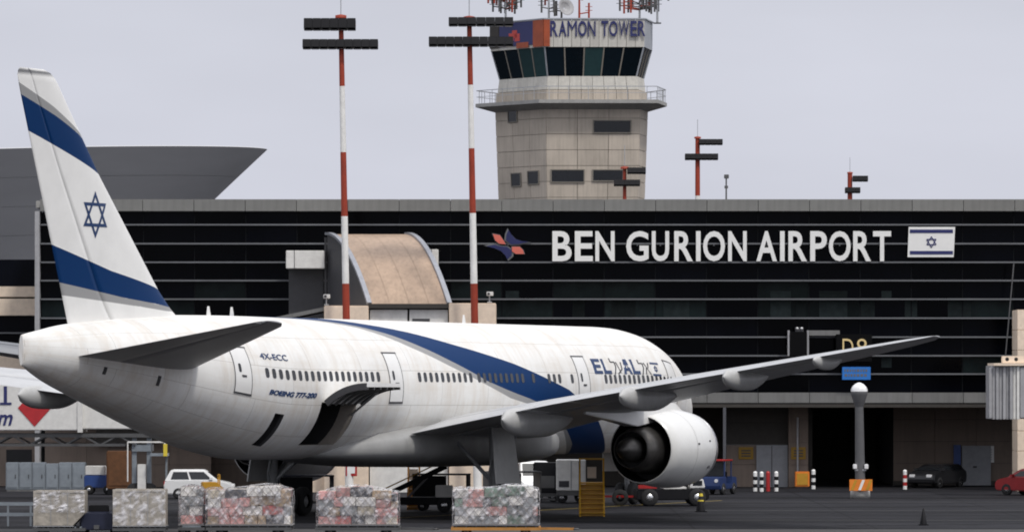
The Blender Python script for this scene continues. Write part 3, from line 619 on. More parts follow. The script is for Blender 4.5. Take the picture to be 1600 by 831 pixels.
part('wall_base', MB().box(wx(1396, FY+7), wx(1590, FY+7), 7.35, 7.48, 0, .25), 'dark_wall', con)
for px, cam_ in ((508, 0), (764, 0)): pass

def notice(px0, px1, py0, py1, y, m, name, label, lines=0):
    Y = FY+y; o = thing(name, label, 'sign', (wx((px0+px1)/2, Y), Y, wz(py1, Y))); w = wx(px1, Y)-wx(px0, Y); h = wz(py0, Y)-wz(py1, Y)
    part('board', MB().box(-w/2, w/2, -.04, 0, 0, h), m, o)
    return o, w, h
for p0, p1, lb in ((1154, 1177, 'square yellow notice on the beige wall left of the grey door'), (1236, 1259, 'square yellow notice on the beige pillar right of the grey door')):
    o, w, h = notice(p0, p1, 698, 717, 2.58 if p0 > 1200 else 3.18, 'notice_yellow', 'wall_sign', lb)
    for k in range(3): part('print_bar', MB().box(-w*.32, w*.32, -.05, -.041, h*(.22+.22*k), h*(.32+.22*k)), 'seam_dark', o)
o, w, h = notice(1536, 1553, 696, 722, 7.48, 'sign_white', 'wall_sign', 'white notice board on the beige wall beside the grey door at right')
for k in range(5): part('print_bar', MB().box(-w*.36, w*.3, -.05, -.041, h*(.15+.15*k), h*(.2+.15*k)), 'steel_door', o)

# roof sign, emblem, flag
sg_ = thing('airport_sign', 'large white letters reading BEN GURION AIRPORT on the dark glass', 'sign', (0, FY, 0))
zl0, zl1 = wz(408.5, FY), wz(361.5, FY)
for ch, a, b in (('B',863,893),('E',898,926),('N',930,960),('G',978,1013),('U',1018,1045),('R',1053,1082),('I',1087,1094),('O',1098,1132),('N',1137,1166),('A',1181,1213),('I',1218,1225),('R',1231,1260),('P',1265,1291),('O',1294,1328),('R',1332,1360),('T',1363,1391)):
    part('letter', fit_glyph(ch, wx(a, FY), wx(b, FY), zl0, zl1, -.52, .12, .02), 'sign_white', sg_)
    xm = (wx(a, FY)+wx(b, FY))/2; part('letter_bracket', MB().box(xm-.03, xm+.03, -.53, .1, zr[2]-.12, zr[2]-.06), 'louvre', sg_)
em = thing('star_emblem_sign', 'dark blue and red four-pointed star emblem left of the airport lettering', 'emblem', (wx(794, FY), FY-.52, wz(382, FY)))
def ep(px, py): return (wx(px, FY)-wx(794, FY), wz(py, FY)-wz(382, FY))
def shp(name, pts, m, y0, y1, parent): return part(name, MB().prism([ep(*p) for p in pts], 1, y0, y1), m, parent)
blu1 = [(793,357),(798,366),(806,374),(818,378),(830,379),(812,383),(798,384),(788,376),(789,366)]
blu2 = [(794,408),(802,401),(803,392),(794,385),(783,384),(770,381),(756,384),(772,388),(783,393),(790,400)]
def grow(pts, f): cx, cy = sum(p[0] for p in pts)/len(pts), sum(p[1] for p in pts)/len(pts); return [(cx+(x-cx)*f, cy+(y-cy)*f) for x, y in pts]
for q in (blu1, blu2):
    shp('emblem_border', q, 'louvre', -.05, 0, em); shp('emblem_point', grow(q, .84), 'emblem_blue', -.09, -.052, em)
for q in ([(770,366),(781,368),(788,378),(790,382),(780,381),(774,376)], [(800,386),(812,386),(817,391),(819,397),(806,397),(800,393)]):
    shp('emblem_border', grow(q, 1.12), 'louvre', -.05, 0, em); shp('emblem_point', q, 'emblem_red', -.09, -.052, em)
part('bracket', MB().box(-.05, .05, .0, .6, -.05, .05), 'louvre', em)
fl = thing('flag_panel', 'white flag panel with two blue bars and a star right of the lettering', 'flag', (wx(1454, FY), FY-.52, wz(402, FY)))
fw, fh = wx(1491, FY)-wx(1418, FY), wz(355, FY)-wz(402, FY)
part('panel', MB().prism([(-fw/2-.02, 0), (fw/2-.06, .0), (fw/2+.02, fh), (-fw/2+.04, fh)], 1, -.05, 0), 'sign_white', fl)
for z in (.09, .80): part('flag_bar', MB().box(-fw*.46, fw*.46, -.07, -.051, fh*z, fh*(z+.115)), 'sign_navy', fl)
sm_ = MB()
for o in (0, .5):
    pts = [(math.sin(2*math.pi*(k+o)/3)*.30, fh*.5+math.cos(2*math.pi*(k+o)/3)*.30) for k in range(3)]
    for k in range(3):
        a, b = pts[k], pts[(k+1) % 3]; sm_.bar((a[0], -.06-o*.02, a[1]), (b[0], -.06-o*.02, b[1]), .02, .05)
part('flag_star', sm_, 'sign_navy', fl)
part('bracket', MB().box(-.05, .05, 0, .6, fh*.5-.05, fh*.5+.05), 'louvre', fl)

# gate sign, blue sign, docking display
GY = FY-.9
gs = thing('gate_sign', 'black gate sign with yellow D8 just above the wing', 'sign', (wx(1334, GY), GY, wz(565, GY)))
gw = 28/K
part('sign_box', MB().box(-gw*1.0, gw*1.0, -.25, .38, 0, wz(522, GY)-wz(565, GY)), 'sign_black', gs, bevel=.02)
zg0, zg1 = wz(556, GY)-wz(565, GY), wz(529, GY)-wz(565, GY)
for ch, a, b in (('D', 1316, 1333), ('8', 1338, 1354)): part('character', fit_glyph(ch, wx(a, GY)-wx(1334, GY), wx(b, GY)-wx(1334, GY), zg0, zg1, -.255, .03, -.005), 'led_yellow', gs)
bs = thing('blue_sign', 'small blue sign with faint white print under the gate sign', 'sign', (wx(1338, GY), GY, wz(593, GY)))
bw, bh = 44/K, 20/K
part('board', MB().box(-bw/2, bw/2, -.1, .3, 0, bh), 'sign_blue', bs, bevel=.01)
for k, q in ((.62, .35), (.25, .42)):
    x = -bw*.42
    while x < bw*.38:
        w = random.uniform(.06, .16); part('print_mark', MB().box(x, x+w, -.11, -.101, bh*k, bh*(k+.2)), 'louvre', bs); x += w+.06
dk = thing('docking_display', 'black stand docking display with two lamps on the glass front', 'display', (wx(1247, GY), GY, wz(556, GY)))
def dx(p): return wx(p, GY)-wx(1247, GY)
def dz(p): return wz(p, GY)-wz(556, GY)
part('housing', MB().box(dx(1234), dx(1260), -.4, .2, 0, dz(518)), 'sign_black', dk, bevel=.02)
for p in (1232, 1262): part('side_frame', MB().box(dx(p)-.05, dx(p)+.05, -.3, .35, dz(556), dz(516)), 'bridge_grey', dk)
for p in (1245, 1252):
    part('lamp', MB().lathe([(0,.01),(0,.06),(.1,.07),(.14,.01)], (dx(p), -.35, dz(513)), (0,-1,0), 10), 'lamp_white', dk)
part('lamp_bracket', MB().box(dx(1242), dx(1255), -.34, -.2, dz(519), dz(511)), 'seam_dark', dk)
part('boom', MB().box(dx(1263), dx(1312), -.1, .38, dz(524), dz(516)), 'beam_panel', dk)
part('wall_arm', MB().box(dx(1240), dx(1250), .2, .8, .3, .45), 'seam_dark', dk)

# ------------------------------------------------------------------ gate lounge with the curved canopy
CY = 286.0; k2 = FPX/CY
cn = thing('curved_canopy', 'tan curved canopy with grey ribs over the cream gate annex', 'canopy', (wx(600, CY), CY, 0))
def cx_(p): return wx(p, CY)-wx(600, CY)
def cz_(p): return wz(p, CY)
# barrel profile: from front eave (low, near) up to back crown; the canopy leans left as it climbs
arc = []
for i in range(15):
    t = i/14*math.pi/2*.96
    arc.append((math.sin(t)*1.0, math.cos(t)))            # t=0 crown .. pi/2 eave
def cpt(f, u, off=0):        # f 0 crown .. 1 eave, u 0 left .. 1 right
    xl = cx_(506)+(cx_(579)-cx_(506))*f; xr = cx_(630)+(cx_(701)-cx_(630))*f
    return Vector((xl+(xr-xl)*u, 6.5-7.2*f-off, cz_(361)-(cz_(361)-cz_(475))*f**1.95+off))
for j in range(4):
    u0, u1 = j/4+.0015, (j+1)/4-.0015
    g1 = [[cpt(i/16, u0+(u1-u0)*q/2) for q in range(3)] for i in range(17)]; g0 = [[p+Vector((.0, .05, -.06)) for p in r] for r in g1]
    mb = MB().rings(g1, closed=False).rings([list(reversed(r)) for r in g0], closed=False)
    part('canopy_sheet', mb, 'canopy_tan', cn)
for u in (-.012, 1.012):
    mb = MB()
    for i in range(16): mb.bar(cpt(i/16, u, .03), cpt((i+1)/16, u, .03), .26, .14)
    part('canopy_rib', mb, 'canopy_rib', cn)
for q in range(9):       # dark ribbed end wall on the left
    f0, f1 = q/9, (q+1)/9; a, b = cpt(f0, -.01), cpt(f1, -.01)
    part('end_cladding', MB().add([(a.x+.02, a.y, cz_(478)), (b.x+.02, b.y, cz_(478)), b, a, (a.x+.12, a.y, cz_(478)), (b.x+.12, b.y, cz_(478)), b+Vector((.1,0,0)), a+Vector((.1,0,0))], [(0,1,2,3),(7,6,5,4),(0,4,5,1),(1,5,6,2),(2,6,7,3),(3,7,4,0)]), 'dark_clad', cn)
for q in range(8):
    x = cx_(500)+q*.16; part('screen_slat', MB().box(x, x+.12, 6.6, 6.9, cz_(478), cz_(366)), 'dark_clad', cn)
an = thing('gate_annex', 'cream annex block with white panels under the curved canopy', 'building', (wx(600, CY), CY, 0))
part('block', MB().box(cx_(508), cx_(577), -1.6, 6.6, 0, cz_(478)), 'cream', an, bevel=.03)
part('block', MB().box(cx_(702), cx_(775), -1.6, 6.6, 0, cz_(474)), 'cream', an, bevel=.03)
part('eave', MB().box(cx_(577)+.02, cx_(702)-.02, -1.5, 6.4, cz_(482), cz_(475)), 'dark_wall', an)
for a, b in ((578, 638), (639.5, 701)): part('white_panel', MB().box(cx_(a)+.03, cx_(b)-.03, -1.2, -1.0, 0, cz_(484)), 'white_panel', an)
part('panel_slot', MB().box(cx_(645), cx_(672), -1.26, -1.19, cz_(502), cz_(498)), 'seam_dark', an)
part('back_wall', MB().box(cx_(577)+.05, cx_(702)-.05, -.9, 6.2, 0, cz_(484)), 'dark_wall', an)
part('sloping_roof', MB().prism([(cx_(425), cz_(497)), (cx_(508)-.02, cz_(480)), (cx_(508)-.02, cz_(486)), (cx_(425), cz_(503))], 1, -1.2, 5), 'beam_panel', an)
part('side_room', MB().box(cx_(430), cx_(508)-.03, -.8, 4.8, 0, cz_(503.5)), 'cream', an)
for a, b, y0, y1 in ((448, 508, 392, 420), (672, 685, 390, 418)):
    v_ = thing('plant_box', 'long white ventilation box beside the dark end of the canopy' if a < 500 else 'narrow white ventilation box behind the right rib of the canopy', 'ventilation box', (wx((a+b)/2, CY+7), CY+7, wz(y1, CY+7)))
    w = (wx(b, CY+7)-wx(a, CY+7)); h = wz(y0, CY+7)-wz(y1, CY+7)
    part('casing', MB().box(-w/2, w/2, -1, .9, 0, h), 'white_panel', v_, bevel=.03)
    part('bracket', MB().box(-w/2+.1, w/2-.1, .9, 1.4, .1, h-.1), 'dark_clad', v_)
    part('casing_joint', MB().box(-w*.28-.015, -w*.28+.015, -1.02, -.99, 0, h), 'seam_dark', v_)
    part('support_leg', MB().box(-w/2+.1, w/2-.1, .3, .8, -wz(y1, CY+7), 0), 'dark_clad', v_)
for px, pb, lb in ((510, 477, 'small white floodlight on the cream block left of the canopy'), (765, 473, 'small white floodlight on the cream block right of the canopy')):
    o = thing('roof_camera', lb, 'camera', (wx(px, CY-1), CY-1, cz_(pb)))
    part('post', MB().tube((0,0,0), (0,0,.38), .035), 'rail_metal', o); part('camera_body', MB().box(-.16, .2, -.22, .12, .36, .58), 'white_panel', o, bevel=.02); part('lens', MB().tube((-.05,-.22,.47), (-.05,-.28,.47), .07), 'seam_dark', o)
    part('foot', MB().box(-.12,.12,-.1,.1,0,.05), 'rail_metal', o)

# ------------------------------------------------------------------ terminal block and bowl roof at far left
tb = thing('terminal_block', 'beige banded terminal block at the left edge behind the tail', 'building', (0, 300, 0))
TY = 300.0; x1 = wx(62, TY); x0 = x1-26
for a, b, m, nm in ((405,447,'facade_glass','window_band'),(447,464,'cream','wall_band'),(466,493,'cream','wall_band'),(493,545,'facade_glass','window_band'),(545,602,'cream','wall_band'),(602,640,'dark_wall','wall_band'),(640,762,'beige_wall','wall_band')):
    z1, z0 = wz(a, TY), max(0, wz(b, TY)); n_ = 9; w = (x1-x0)/n_
    for i in range(n_): part(nm, MB().box(x0+i*w+.01, x0+(i+1)*w-.01, 0 if m != 'facade_glass' else .35, .7, z0+.015, z1-.015), m, tb)
for a in (520,): part('rail', MB().box(x0, x1, -.1, .3, wz(a, TY)-.04, wz(a, TY)+.04), 'louvre', tb)
part('core', MB().box(x0, x1-.05, .75, 20, 0, wz(405, TY)), 'dark_recess', tb)
QY = 362.0
bo = thing('bowl_roof_building', 'grey concrete bowl-shaped roof with a pointed rim behind the tail fin', 'building', (wx(110, QY), QY, 0))
sxr = (428-110)*QY/FPX; zr1 = wz(240, QY); zb0 = wz(413, QY); bo.rotation_euler = (0, R(-1.2), 0)
def ell(ax, ay, z, n_=96): return [(ax*math.cos(2*math.pi*i/n_), ay*math.sin(2*math.pi*i/n_), z) for i in range(n_)]
def bowl_r(f): return .42+.58*f**1.05
NB = 4
for c in range(NB):          # cast rings, one above the other
    rg = []
    for i in range(5):
        f = (c+.004+(.992)*i/4)/NB; rg.append(ell(sxr*bowl_r(f), 10*bowl_r(f), zb0+(zr1-zb0)*f))
    part('bowl_ring', MB().rings(rg, cap0=True, cap1=True), 'bowl_concrete', bo)
part('rim', MB().rings([ell(sxr*.998, 9.98, zr1-.01), ell(sxr*.99, 9.9, zr1+.04), ell(sxr*.8, 8, zr1+.05)], cap1=True, cap0=True), 'bowl_concrete', bo)
part('drum', MB().rings([ell(sxr*.38, 3.6, 0), ell(sxr*.38, 3.6, zb0+.3)]), 'dark_wall', bo)

# ------------------------------------------------------------------ control tower
TWY = 420.0; kt = FPX/TWY
tw = thing('control_tower', 'beige concrete control tower with glazed cab and RAMON TOWER lettering', 'tower', (wx(853, TWY), TWY, 0))
PL = [(0,0),(7.5,.15),(8.2,4.5),(6,10),(-2,10.5),(-4.05,5.6)]; CEN = (2.2, 5.0)
def pl(f, z): return [Vector((CEN[0]+(x-CEN[0])*f, CEN[1]+(y-CEN[1])*f, z)) for x, y in PL]
def tz(p): return wz(p, TWY)
zS = tz(160)
def sf(z): return 1-.006*(zS-z)
part('shaft_core', MB().rings([[p for p in pl(sf(z)-.012, z)] for z in (0, 10, 20, zS-.1)], smooth=False, cap1=True), 'tower_core', tw)
NF = 6
def face_pt(i, u, z, f, off=0):
    q = pl(f, z); a, b = q[i], q[(i+1) % NF]; d = (b-a).normalized(); n_ = Vector((d.y, -d.x, 0)); return a+(b-a)*u+n_*off
def slab(i, u0, u1, z0, z1, f0, f1, o0, o1, name, m, parent=tw):
    v = [face_pt(i, u0, z0, f0, o1), face_pt(i, u1, z0, f0, o1), face_pt(i, u1, z1, f1, o1), face_pt(i, u0, z1, f1, o1), face_pt(i, u0, z0, f0, o0), face_pt(i, u1, z0, f0, o0), face_pt(i, u1, z1, f1, o0), face_pt(i, u0, z1, f1, o0)]
    return part(name, MB().add(v, [(0,1,2,3),(7,6,5,4),(0,4,5,1),(1,5,6,2),(2,6,7,3),(3,7,4,0)]), m, parent)
cz = [zS-1.25*i for i in range(0, 10)]
for c in range(len(cz)-1):
    z1, z0 = cz[c]-.02, cz[c+1]+.02
    for i, n_ in ((0, 3), (1, 2), (5, 3), (2, 2), (3, 2), (4, 2)):
        for k in range(n_): slab(i, k/n_+.003, (k+1)/n_-.003, z0, z1, sf(z0), sf(z1), -.1, .0, 'wall_panel', 'tower_panel')
for i in range(6): slab(i, .002, .998, 0, cz[-1]-.02, sf(0), sf(cz[-1]), -.1, .0, 'lower_wall', 'tower_panel')
def twin(i, p0, p1, q0, q1, mm_='window_dark'):
    z1, z0 = tz(q0), tz(q1); zm = (z0+z1)/2; q = pl(sf(zm), zm); a, b = q[i], q[(i+1) % NF]
    X0, X1 = wx(p0, TWY)-wx(853, TWY), wx(p1, TWY)-wx(853, TWY); u0, u1 = (X0-a.x)/(b.x-a.x), (X1-a.x)/(b.x-a.x)
    w = slab(i, u0, u1, z0, z1, sf(z0), sf(z1), -.05, .05, 'window', 'window_dark')
    e_ = .08
    for aa, bb, c_, d_ in ((u0-.012, u1+.012, z1, z1+e_), (u0-.012, u1+.012, z0-e_, z0), (u0-.012, u0, z0, z1), (u1, u1+.012, z0, z1)): slab(i, aa, bb, c_, d_, sf(c_), sf(d_), -.05, .09, 'window_frame', 'tower_core', w)
for a in ((0,928,985,189,207),(0,862,912,266,284),(0,927,973,266,282),(5,795,808,168,187),(5,800,814,269,288),(5,826,842,267,286)): twin(*a)
# neck, balcony, cab
zN0, zN1, zW1, zP1 = zS, tz(119), tz(74), tz(31)
part('neck_core', MB().rings([pl(.98, zS-.1), pl(.90, zN1-.05)], smooth=False, cap1=True), 'tower_core', tw)
for i in range(6):
    n_ = 8 if i in (0, 3) else 5; zm = tz(140)
    for k in range(n_):
        u0, u1 = k/n_+.002, (k+1)/n_-.002
        slab(i, u0, u1, zS+.02, zm-.02, .99, .985, -.1, .0, 'neck_panel', 'tower_panel'); slab(i, u0, u1, zm+.02, zN1, .965, .945, -.1, 0, 'sill_panel', 'tower_pale')
bal = part('balcony', MB().rings([pl(1.0, zS-.55), pl(1.25, zS-.12), pl(1.25, zS+.16), pl(.99, zS+.16)], smooth=False), 'tower_pale', tw)
bal.data.materials[0] = MT['concrete']
for i in range(6):
    n_ = 6
    for k in range(n_): a = face_pt(i, (k+.5)/n_, zS+.16, 1.235); part('railing_post', MB().bar(a, a+Vector((0,0,1.05)), .05), 'rail_metal', bal)
    a, b = face_pt(i, 0, zS+1.2, 1.235), face_pt(i, 1, zS+1.2, 1.235); part('handrail', MB().bar(a, b, .06), 'rail_metal', bal)
    a, b = face_pt(i, 0, zS+.7, 1.235), face_pt(i, 1, zS+.7, 1.235); part('handrail', MB().bar(a, b, .035), 'rail_metal', bal)
part('cab_core', MB().rings([pl(.80, zN1), pl(.86, zW1)], smooth=False, cap0=True, cap1=True), 'dark_recess', tw)
random.seed(11)
for i in range(6):
    n_ = 5 if i in (0, 3) else (4 if i != 1 else 3)
    for k in range(n_):
        lit = random.random() < .3
        slab(i, k/n_+.008, (k+1)/n_-.008, zN1+.02, zW1-.02, .94, 1.045, -.06, -.02, 'cab_pane', 'cab_glass_lit' if (i == 5 and k > 1) or (i == 0 and k in (2,)) else 'cab_glass')
    for k in range(n_+1): slab(i, max(k/n_-.007, 0), min(k/n_+.007, 1), zN1, zW1, .94, 1.045, -.08, .02 if 0 < k < n_ else .05, 'cab_mullion', 'tower_grey' if k in (0, n_) else 'tower_core')
part('roof_core', MB().rings([pl(1.03, zW1), pl(1.03, zP1-.1)], smooth=False, cap0=True, cap1=True), 'tower_core', tw)
for i in range(6):
    n_ = 11 if i == 0 else 6
    for k in range(n_): slab(i, k/n_+.002, (k+1)/n_-.002, zW1, zP1, 1.055, 1.06, -.12, 0, 'parapet_panel', 'tower_pale' if i != 1 else 'tower_grey')
part('parapet_cap', MB().rings([pl(1.03, zP1), pl(1.075, zP1), pl(1.075, zP1+.1), pl(1.03, zP1+.1)], smooth=False, closed=True), 'tower_grey', tw)
# lettering on the front parapet, banner round the left corner
txt = 'RAMON TOWER'; vs, fs_ = glyphs(txt, .03); 
X0, X1 = wx(859, TWY)-wx(853, TWY), wx(1009, TWY)-wx(853, TWY); zl_0, zl_1 = tz(57.5), tz(33.5)
cur = None; adv = []
lo_x, hi_x = min(v[0] for v in vs), max(v[0] for v in vs)
fy = face_pt(0, .5, zP1, 1.06).y
pos = 0; widths = dict(R=.98, A=1.0, M=1.22, O=1.12, N=1.02, T=.88, W=1.35, E=.85); widths[' '] = .55
tot = sum(widths[c] for c in txt); x = X0
for c in txt:
    w = widths[c]/tot*(X1-X0)
    if c != ' ': part('letter', fit_glyph(c, x+w*.06, x+w*.94, zl_0, zl_1, fy-.03, .08, 0 if c in 'MWN' else .018), 'sign_navy', tw)
    x += w
ban = slab(5, .18, .80, zW1+.25, zP1-.05, 1.06, 1.06, .01, .06, 'banner', 'sign_navy'); ban['label'] = 'dark blue and orange banner wrapped round the cab corner'
slab(5, .80, .995, zW1+.05, zP1-.02, 1.06, 1.06, .01, .06, 'banner_panel', 'sign_orange', ban); slab(0, -.005, .055, zW1+.05, zP1-.02, 1.06, 1.06, .01, .065, 'banner_panel', 'sign_orange', ban)
for u, z in ((.42, .55), (.36, .45), (.47, .42)): slab(5, u, u+.09, zW1+(zP1-zW1)*(z-.14), zW1+(zP1-zW1)*(z+.14), 1.06, 1.06, .06, .075, 'banner_mark', 'sign_red', ban)
slab(5, .5, .72, zW1+.05, zW1+.5, 1.06, 1.06, .06, .075, 'banner_mark', 'sign_orange', ban)
slab(5, .0, .17, zW1+.2, zP1-.1, 1.06, 1.06, .01, .06, 'banner_panel', 'dark_wall', ban)
def antenna(px, kind, lb):
    o = thing('antenna_mast', lb, 'antenna', (wx(px, TWY), TWY+3.5, zP1-.1), 0, 'antennas on the tower roof'); rnd = random.Random(px)
    h = 4.5; part('mast', MB().tube((0,0,0), (0,0,h), .09, .06), {'o':'mast_red','d':'oily_metal'}.get(kind, 'rail_metal'), o)
    part('base_plate', MB().box(-.3,.3,-.3,.3,0,.08), 'oily_metal', o)
    for k in range(22 if kind == 'c' else 5):
        z = rnd.uniform(.9, 3.6) if kind != 'c' else rnd.uniform(1.2, 2.6); a = rnd.uniform(0, 6.28); l_ = rnd.uniform(.5, 1.7) if kind == 'c' else rnd.uniform(.3, .9)
        p = Vector((math.cos(a)*l_, math.sin(a)*l_, z)); mb = MB().tube((0,0,z-.12), p, .05); mb.tube(p-Vector((0,0,.45)), p+Vector((0,0,.75)), .08)
        for q in range(2): mb.tube(p+Vector((-.28,0,.15+.3*q)), p+Vector((.28,0,.15+.3*q)), .025)
        part('dipole_arm', mb, 'mast_red' if rnd.random() < .3 else 'oily_metal', o)
    if kind == 'd': part('dish', MB().lathe([(0,.05),(.15,.45),(.34,.72),(.36,.70),(.16,.42)], (.2,-.3,1.2), (.5,-.8,.3), 20), 'bridge_grey', o)
    return o
antenna(790, 'c', 'leftmost cluster antenna standing above the banner on the tower roof'); antenna(858, 'w', 'thin antenna beside the banner corner on the tower roof')
antenna(878, 'd', 'dark mast with a dish on the tower roof'); antenna(906, 'o', 'plain red mast in the middle of the tower roof'); antenna(1001, 'c', 'rightmost large cluster antenna on the tower roof')
antenna(1029, 'w', 'small antenna at the right edge of the tower roof')

# ------------------------------------------------------------------ floodlight masts
def flood(px, Y, bands, top_y, tiers, lb, wtop=.26, wbot=.46, lean=.018, base=True, flip=1):
    o = thing('floodlight_mast', lb, 'floodlight mast', (wx(px, Y), Y, 0), 0, 'floodlight masts')
    zs = [wz(b, Y) for b in bands]; zt = zs[0]
    zs.append(0); H = zt; cols = ['mast_red', 'mast_white']
    for i in range(len(zs)-1):
        z1, z0 = zs[i], zs[i+1]; r = lambda z: (wtop+(wbot-wtop)*(1-z/H))/2
        part('mast_section', MB().tube((-lean*z0, 0, z0), (-lean*z1, 0, z1), r(z0), r(z1), 16), cols[i % 2], o)
    part('base_plate', MB().lathe([(0,.01),(0,.5),(.25,.5),(.28,.01)], (0,0,0), (0,0,1), 16), 'concrete', o)
    for py, p0, p1, n_, hh in tiers:
        z = wz(py, Y); xa, xb = wx(p0, Y)-wx(px, Y), wx(p1, Y)-wx(px, Y)
        part('crossarm', MB().box(xa, xb, -.08, .08, z-.06, z+.06), 'mast_red', o)
        w = (xb-xa)/n_
        for k in range(n_):
            xc = xa+(k+.5)*w
            lamp = part('floodlight', MB().prism([(-.42, -hh*.35), (.28, -hh*.55), (.38, hh*.25), (-.28, hh*.5)], 0, -w*.492, w*.492), 'lamp_black', o, loc=(xc, -.15*flip, z+.05), bevel=.015)
            part('lamp_lens', MB().box(-w*.4, w*.4, -.38, .22, -.015, 0).add([], []), 'lamp_glass', lamp, loc=(0, 0, -hh*.5-.02))
    zt2 = zt+(zt-wz(top_y+46, Y))*0
    part('lightning_rod', MB().tube((-lean*zt, 0, zt), (-lean*zt, 0, zt+1.6), .025), 'rail_metal', o)
    part('crown', MB().lathe([(0,.3),(.15,.3),(.2,.05)], (-lean*zt,0,zt-.1), (0,0,1), 12), 'mast_red', o)
    return o
flood(546, 283, [26,135,238,338,443,560], 26, [(40,475,556,6,.62),(71,473,591,9,.5)], 'red and white floodlight mast rising in front of the curved canopy')
flood(746.5, 283, [28,133,232,333,443,560], 28, [(36,701,802,7,.45),(67,670,802,10,.5)], 'red and white floodlight mast just left of the control tower')
flood(1090, 470, [215,306,400,500], 215, [(223,1092,1129,4,.5),(246,1070,1122,6,.55)], 'distant floodlight mast tallest on the skyline right of the tower', .4, .6, .0)
flood(1328, 560, [270,340,430,520], 270, [(280,1332,1356,3,.6),(298,1320,1344,3,.6)], 'small distant floodlight mast at far right above the roof', .5, .7, .0)
flood(976, 380, [262,318,420,520], 262, [(268,980,1009,4,.45),(287,959,1000,5,.45)], 'floodlight mast in front of the tower shaft above the roof', .25, .4, 0)
o = thing('roof_camera_mast', 'thin grey camera pole on the roof edge right of the tower', 'camera', (wx(1137, FY), FY+2, ztop-.06))
part('pole', MB().tube((0,0,0), (0,0,1.35), .05, .04), 'oily_metal', o); part('camera_body', MB().box(-.12,.14,-.25,.15,1.3,1.52), 'oily_metal', o, bevel=.02); part('bracket', MB().box(-.1,.1,-.06,.06,.75,.9), 'oily_metal', o)

# ------------------------------------------------------------------ jet bridges
mat('rust', (.13,.055,.02), .7, dirt=.4, var=.3)
JY = 269.0
jb = thing('jet_bridge', 'white jet bridge tunnel with red diamond and blue letters under the tail', 'jet bridge', (wx(125, JY), JY, 0))
def jx(p): return wx(p, JY)-wx(125, JY)
def jz(p): return wz(p, JY)
part('tunnel', MB().box(jx(-420), 0, 0, 3.0, jz(672), jz(598)), 'bridge_white', jb, bevel=.04)
part('tunnel_extension', MB().box(.01, jx(262), .25, 2.75, jz(670), jz(604)), 'bridge_white', jb, bevel=.04)
part('cuff_frame', MB().box(-.12, .12, -.08, 3.08, jz(675), jz(596)), 'bridge_white', jb)
part('diamond', MB().prism([(jx(54), jz(666)), (jx(80), jz(637)), (jx(54), jz(608)), (jx(28), jz(637))], 1, -.03, .01), 'bridge_red', jb)
part('letter', fit_glyph('l', jx(6), jx(11), jz(632), jz(603), 0, .03, .02), 'sign_navy', jb)
for a, b in ((632, 629.5),): part('letter_serif', MB().box(jx(0), jx(18), -.031, .0, jz(632), jz(628.5)), 'sign_navy', jb)
part('letter', fit_glyph('m', jx(-4), jx(20), jz(664), jz(647), 0, .03, .02, .3), 'sign_navy', jb)
part('letter', fit_glyph('o', jx(-28), jx(-8), jz(664), jz(647), 0, .03, .02, .3), 'sign_navy', jb)
for q in (0, 1):
    y = .35+q*2.2; tr = MB(); 
    tr.box(jx(-420), jx(240), y, y+.16, jz(683), jz(677)).box(jx(-420), jx(195), y, y+.16, jz(697), jz(693))
    x = jx(-400)
    while x < jx(170): tr.bar((x, y+.08, jz(695)), (x+.9, y+.08, jz(680)), .08); tr.bar((x+.9, y+.08, jz(680)), (x+1.8, y+.08, jz(695)), .08); x += 1.8
    part('underframe', tr, 'oily_metal', jb)
part('drive_column', MB().box(jx(205), jx(212), .6, .9, .3, jz(680)).box(jx(228), jx(235), .6, .9, .3, jz(680)).box(jx(205), jx(235), .5, 2.6, jz(705), jz(695)), 'galv', jb)
part('rear_column', MB().box(jx(-200), jx(-180), .9, 2.1, 0, jz(696)), 'galv', jb)
part('drive_wheel', MB().lathe([(-.2,.05),(-.2,.35),(-.12,.42),(.12,.42),(.2,.35),(.2,.05)], (jx(209), .75, .42), (0,1,0), 18), 'rubber', jb)
part('drive_wheel', MB().lathe([(-.2,.05),(-.2,.35),(-.12,.42),(.12,.42),(.2,.35),(.2,.05)], (jx(231), .75, .42), (0,1,0), 18), 'rubber', jb)
stt = MB().bar((jx(200), -.2, .9), (jx(200), -.2, jz(690)), .06).bar((jx(200), -.2, jz(690)), (jx(258), -.2, jz(690)), .08).bar((jx(258), -.2, jz(690)), (jx(258), -.2, jz(705)), .08)
part('stair_rail', stt, 'white_panel', jb); part('stair_landing', MB().box(jx(236), jx(262), -.3, 1.2, jz(712), jz(708)), 'galv', jb); part('landing_edge', MB().box(jx(256), jx(262), -.36, -.3, jz(712), jz(693)), 'hivis', jb)
part('service_cabinet', MB().box(jx(214), jx(227), .3, 1.0, 0, jz(725)), 'bridge_white', jb, bevel=.02); part('stair_post', MB().bar((jx(258), 1.0, 0), (jx(258), 1.0, jz(712)), .1), 'galv', jb)

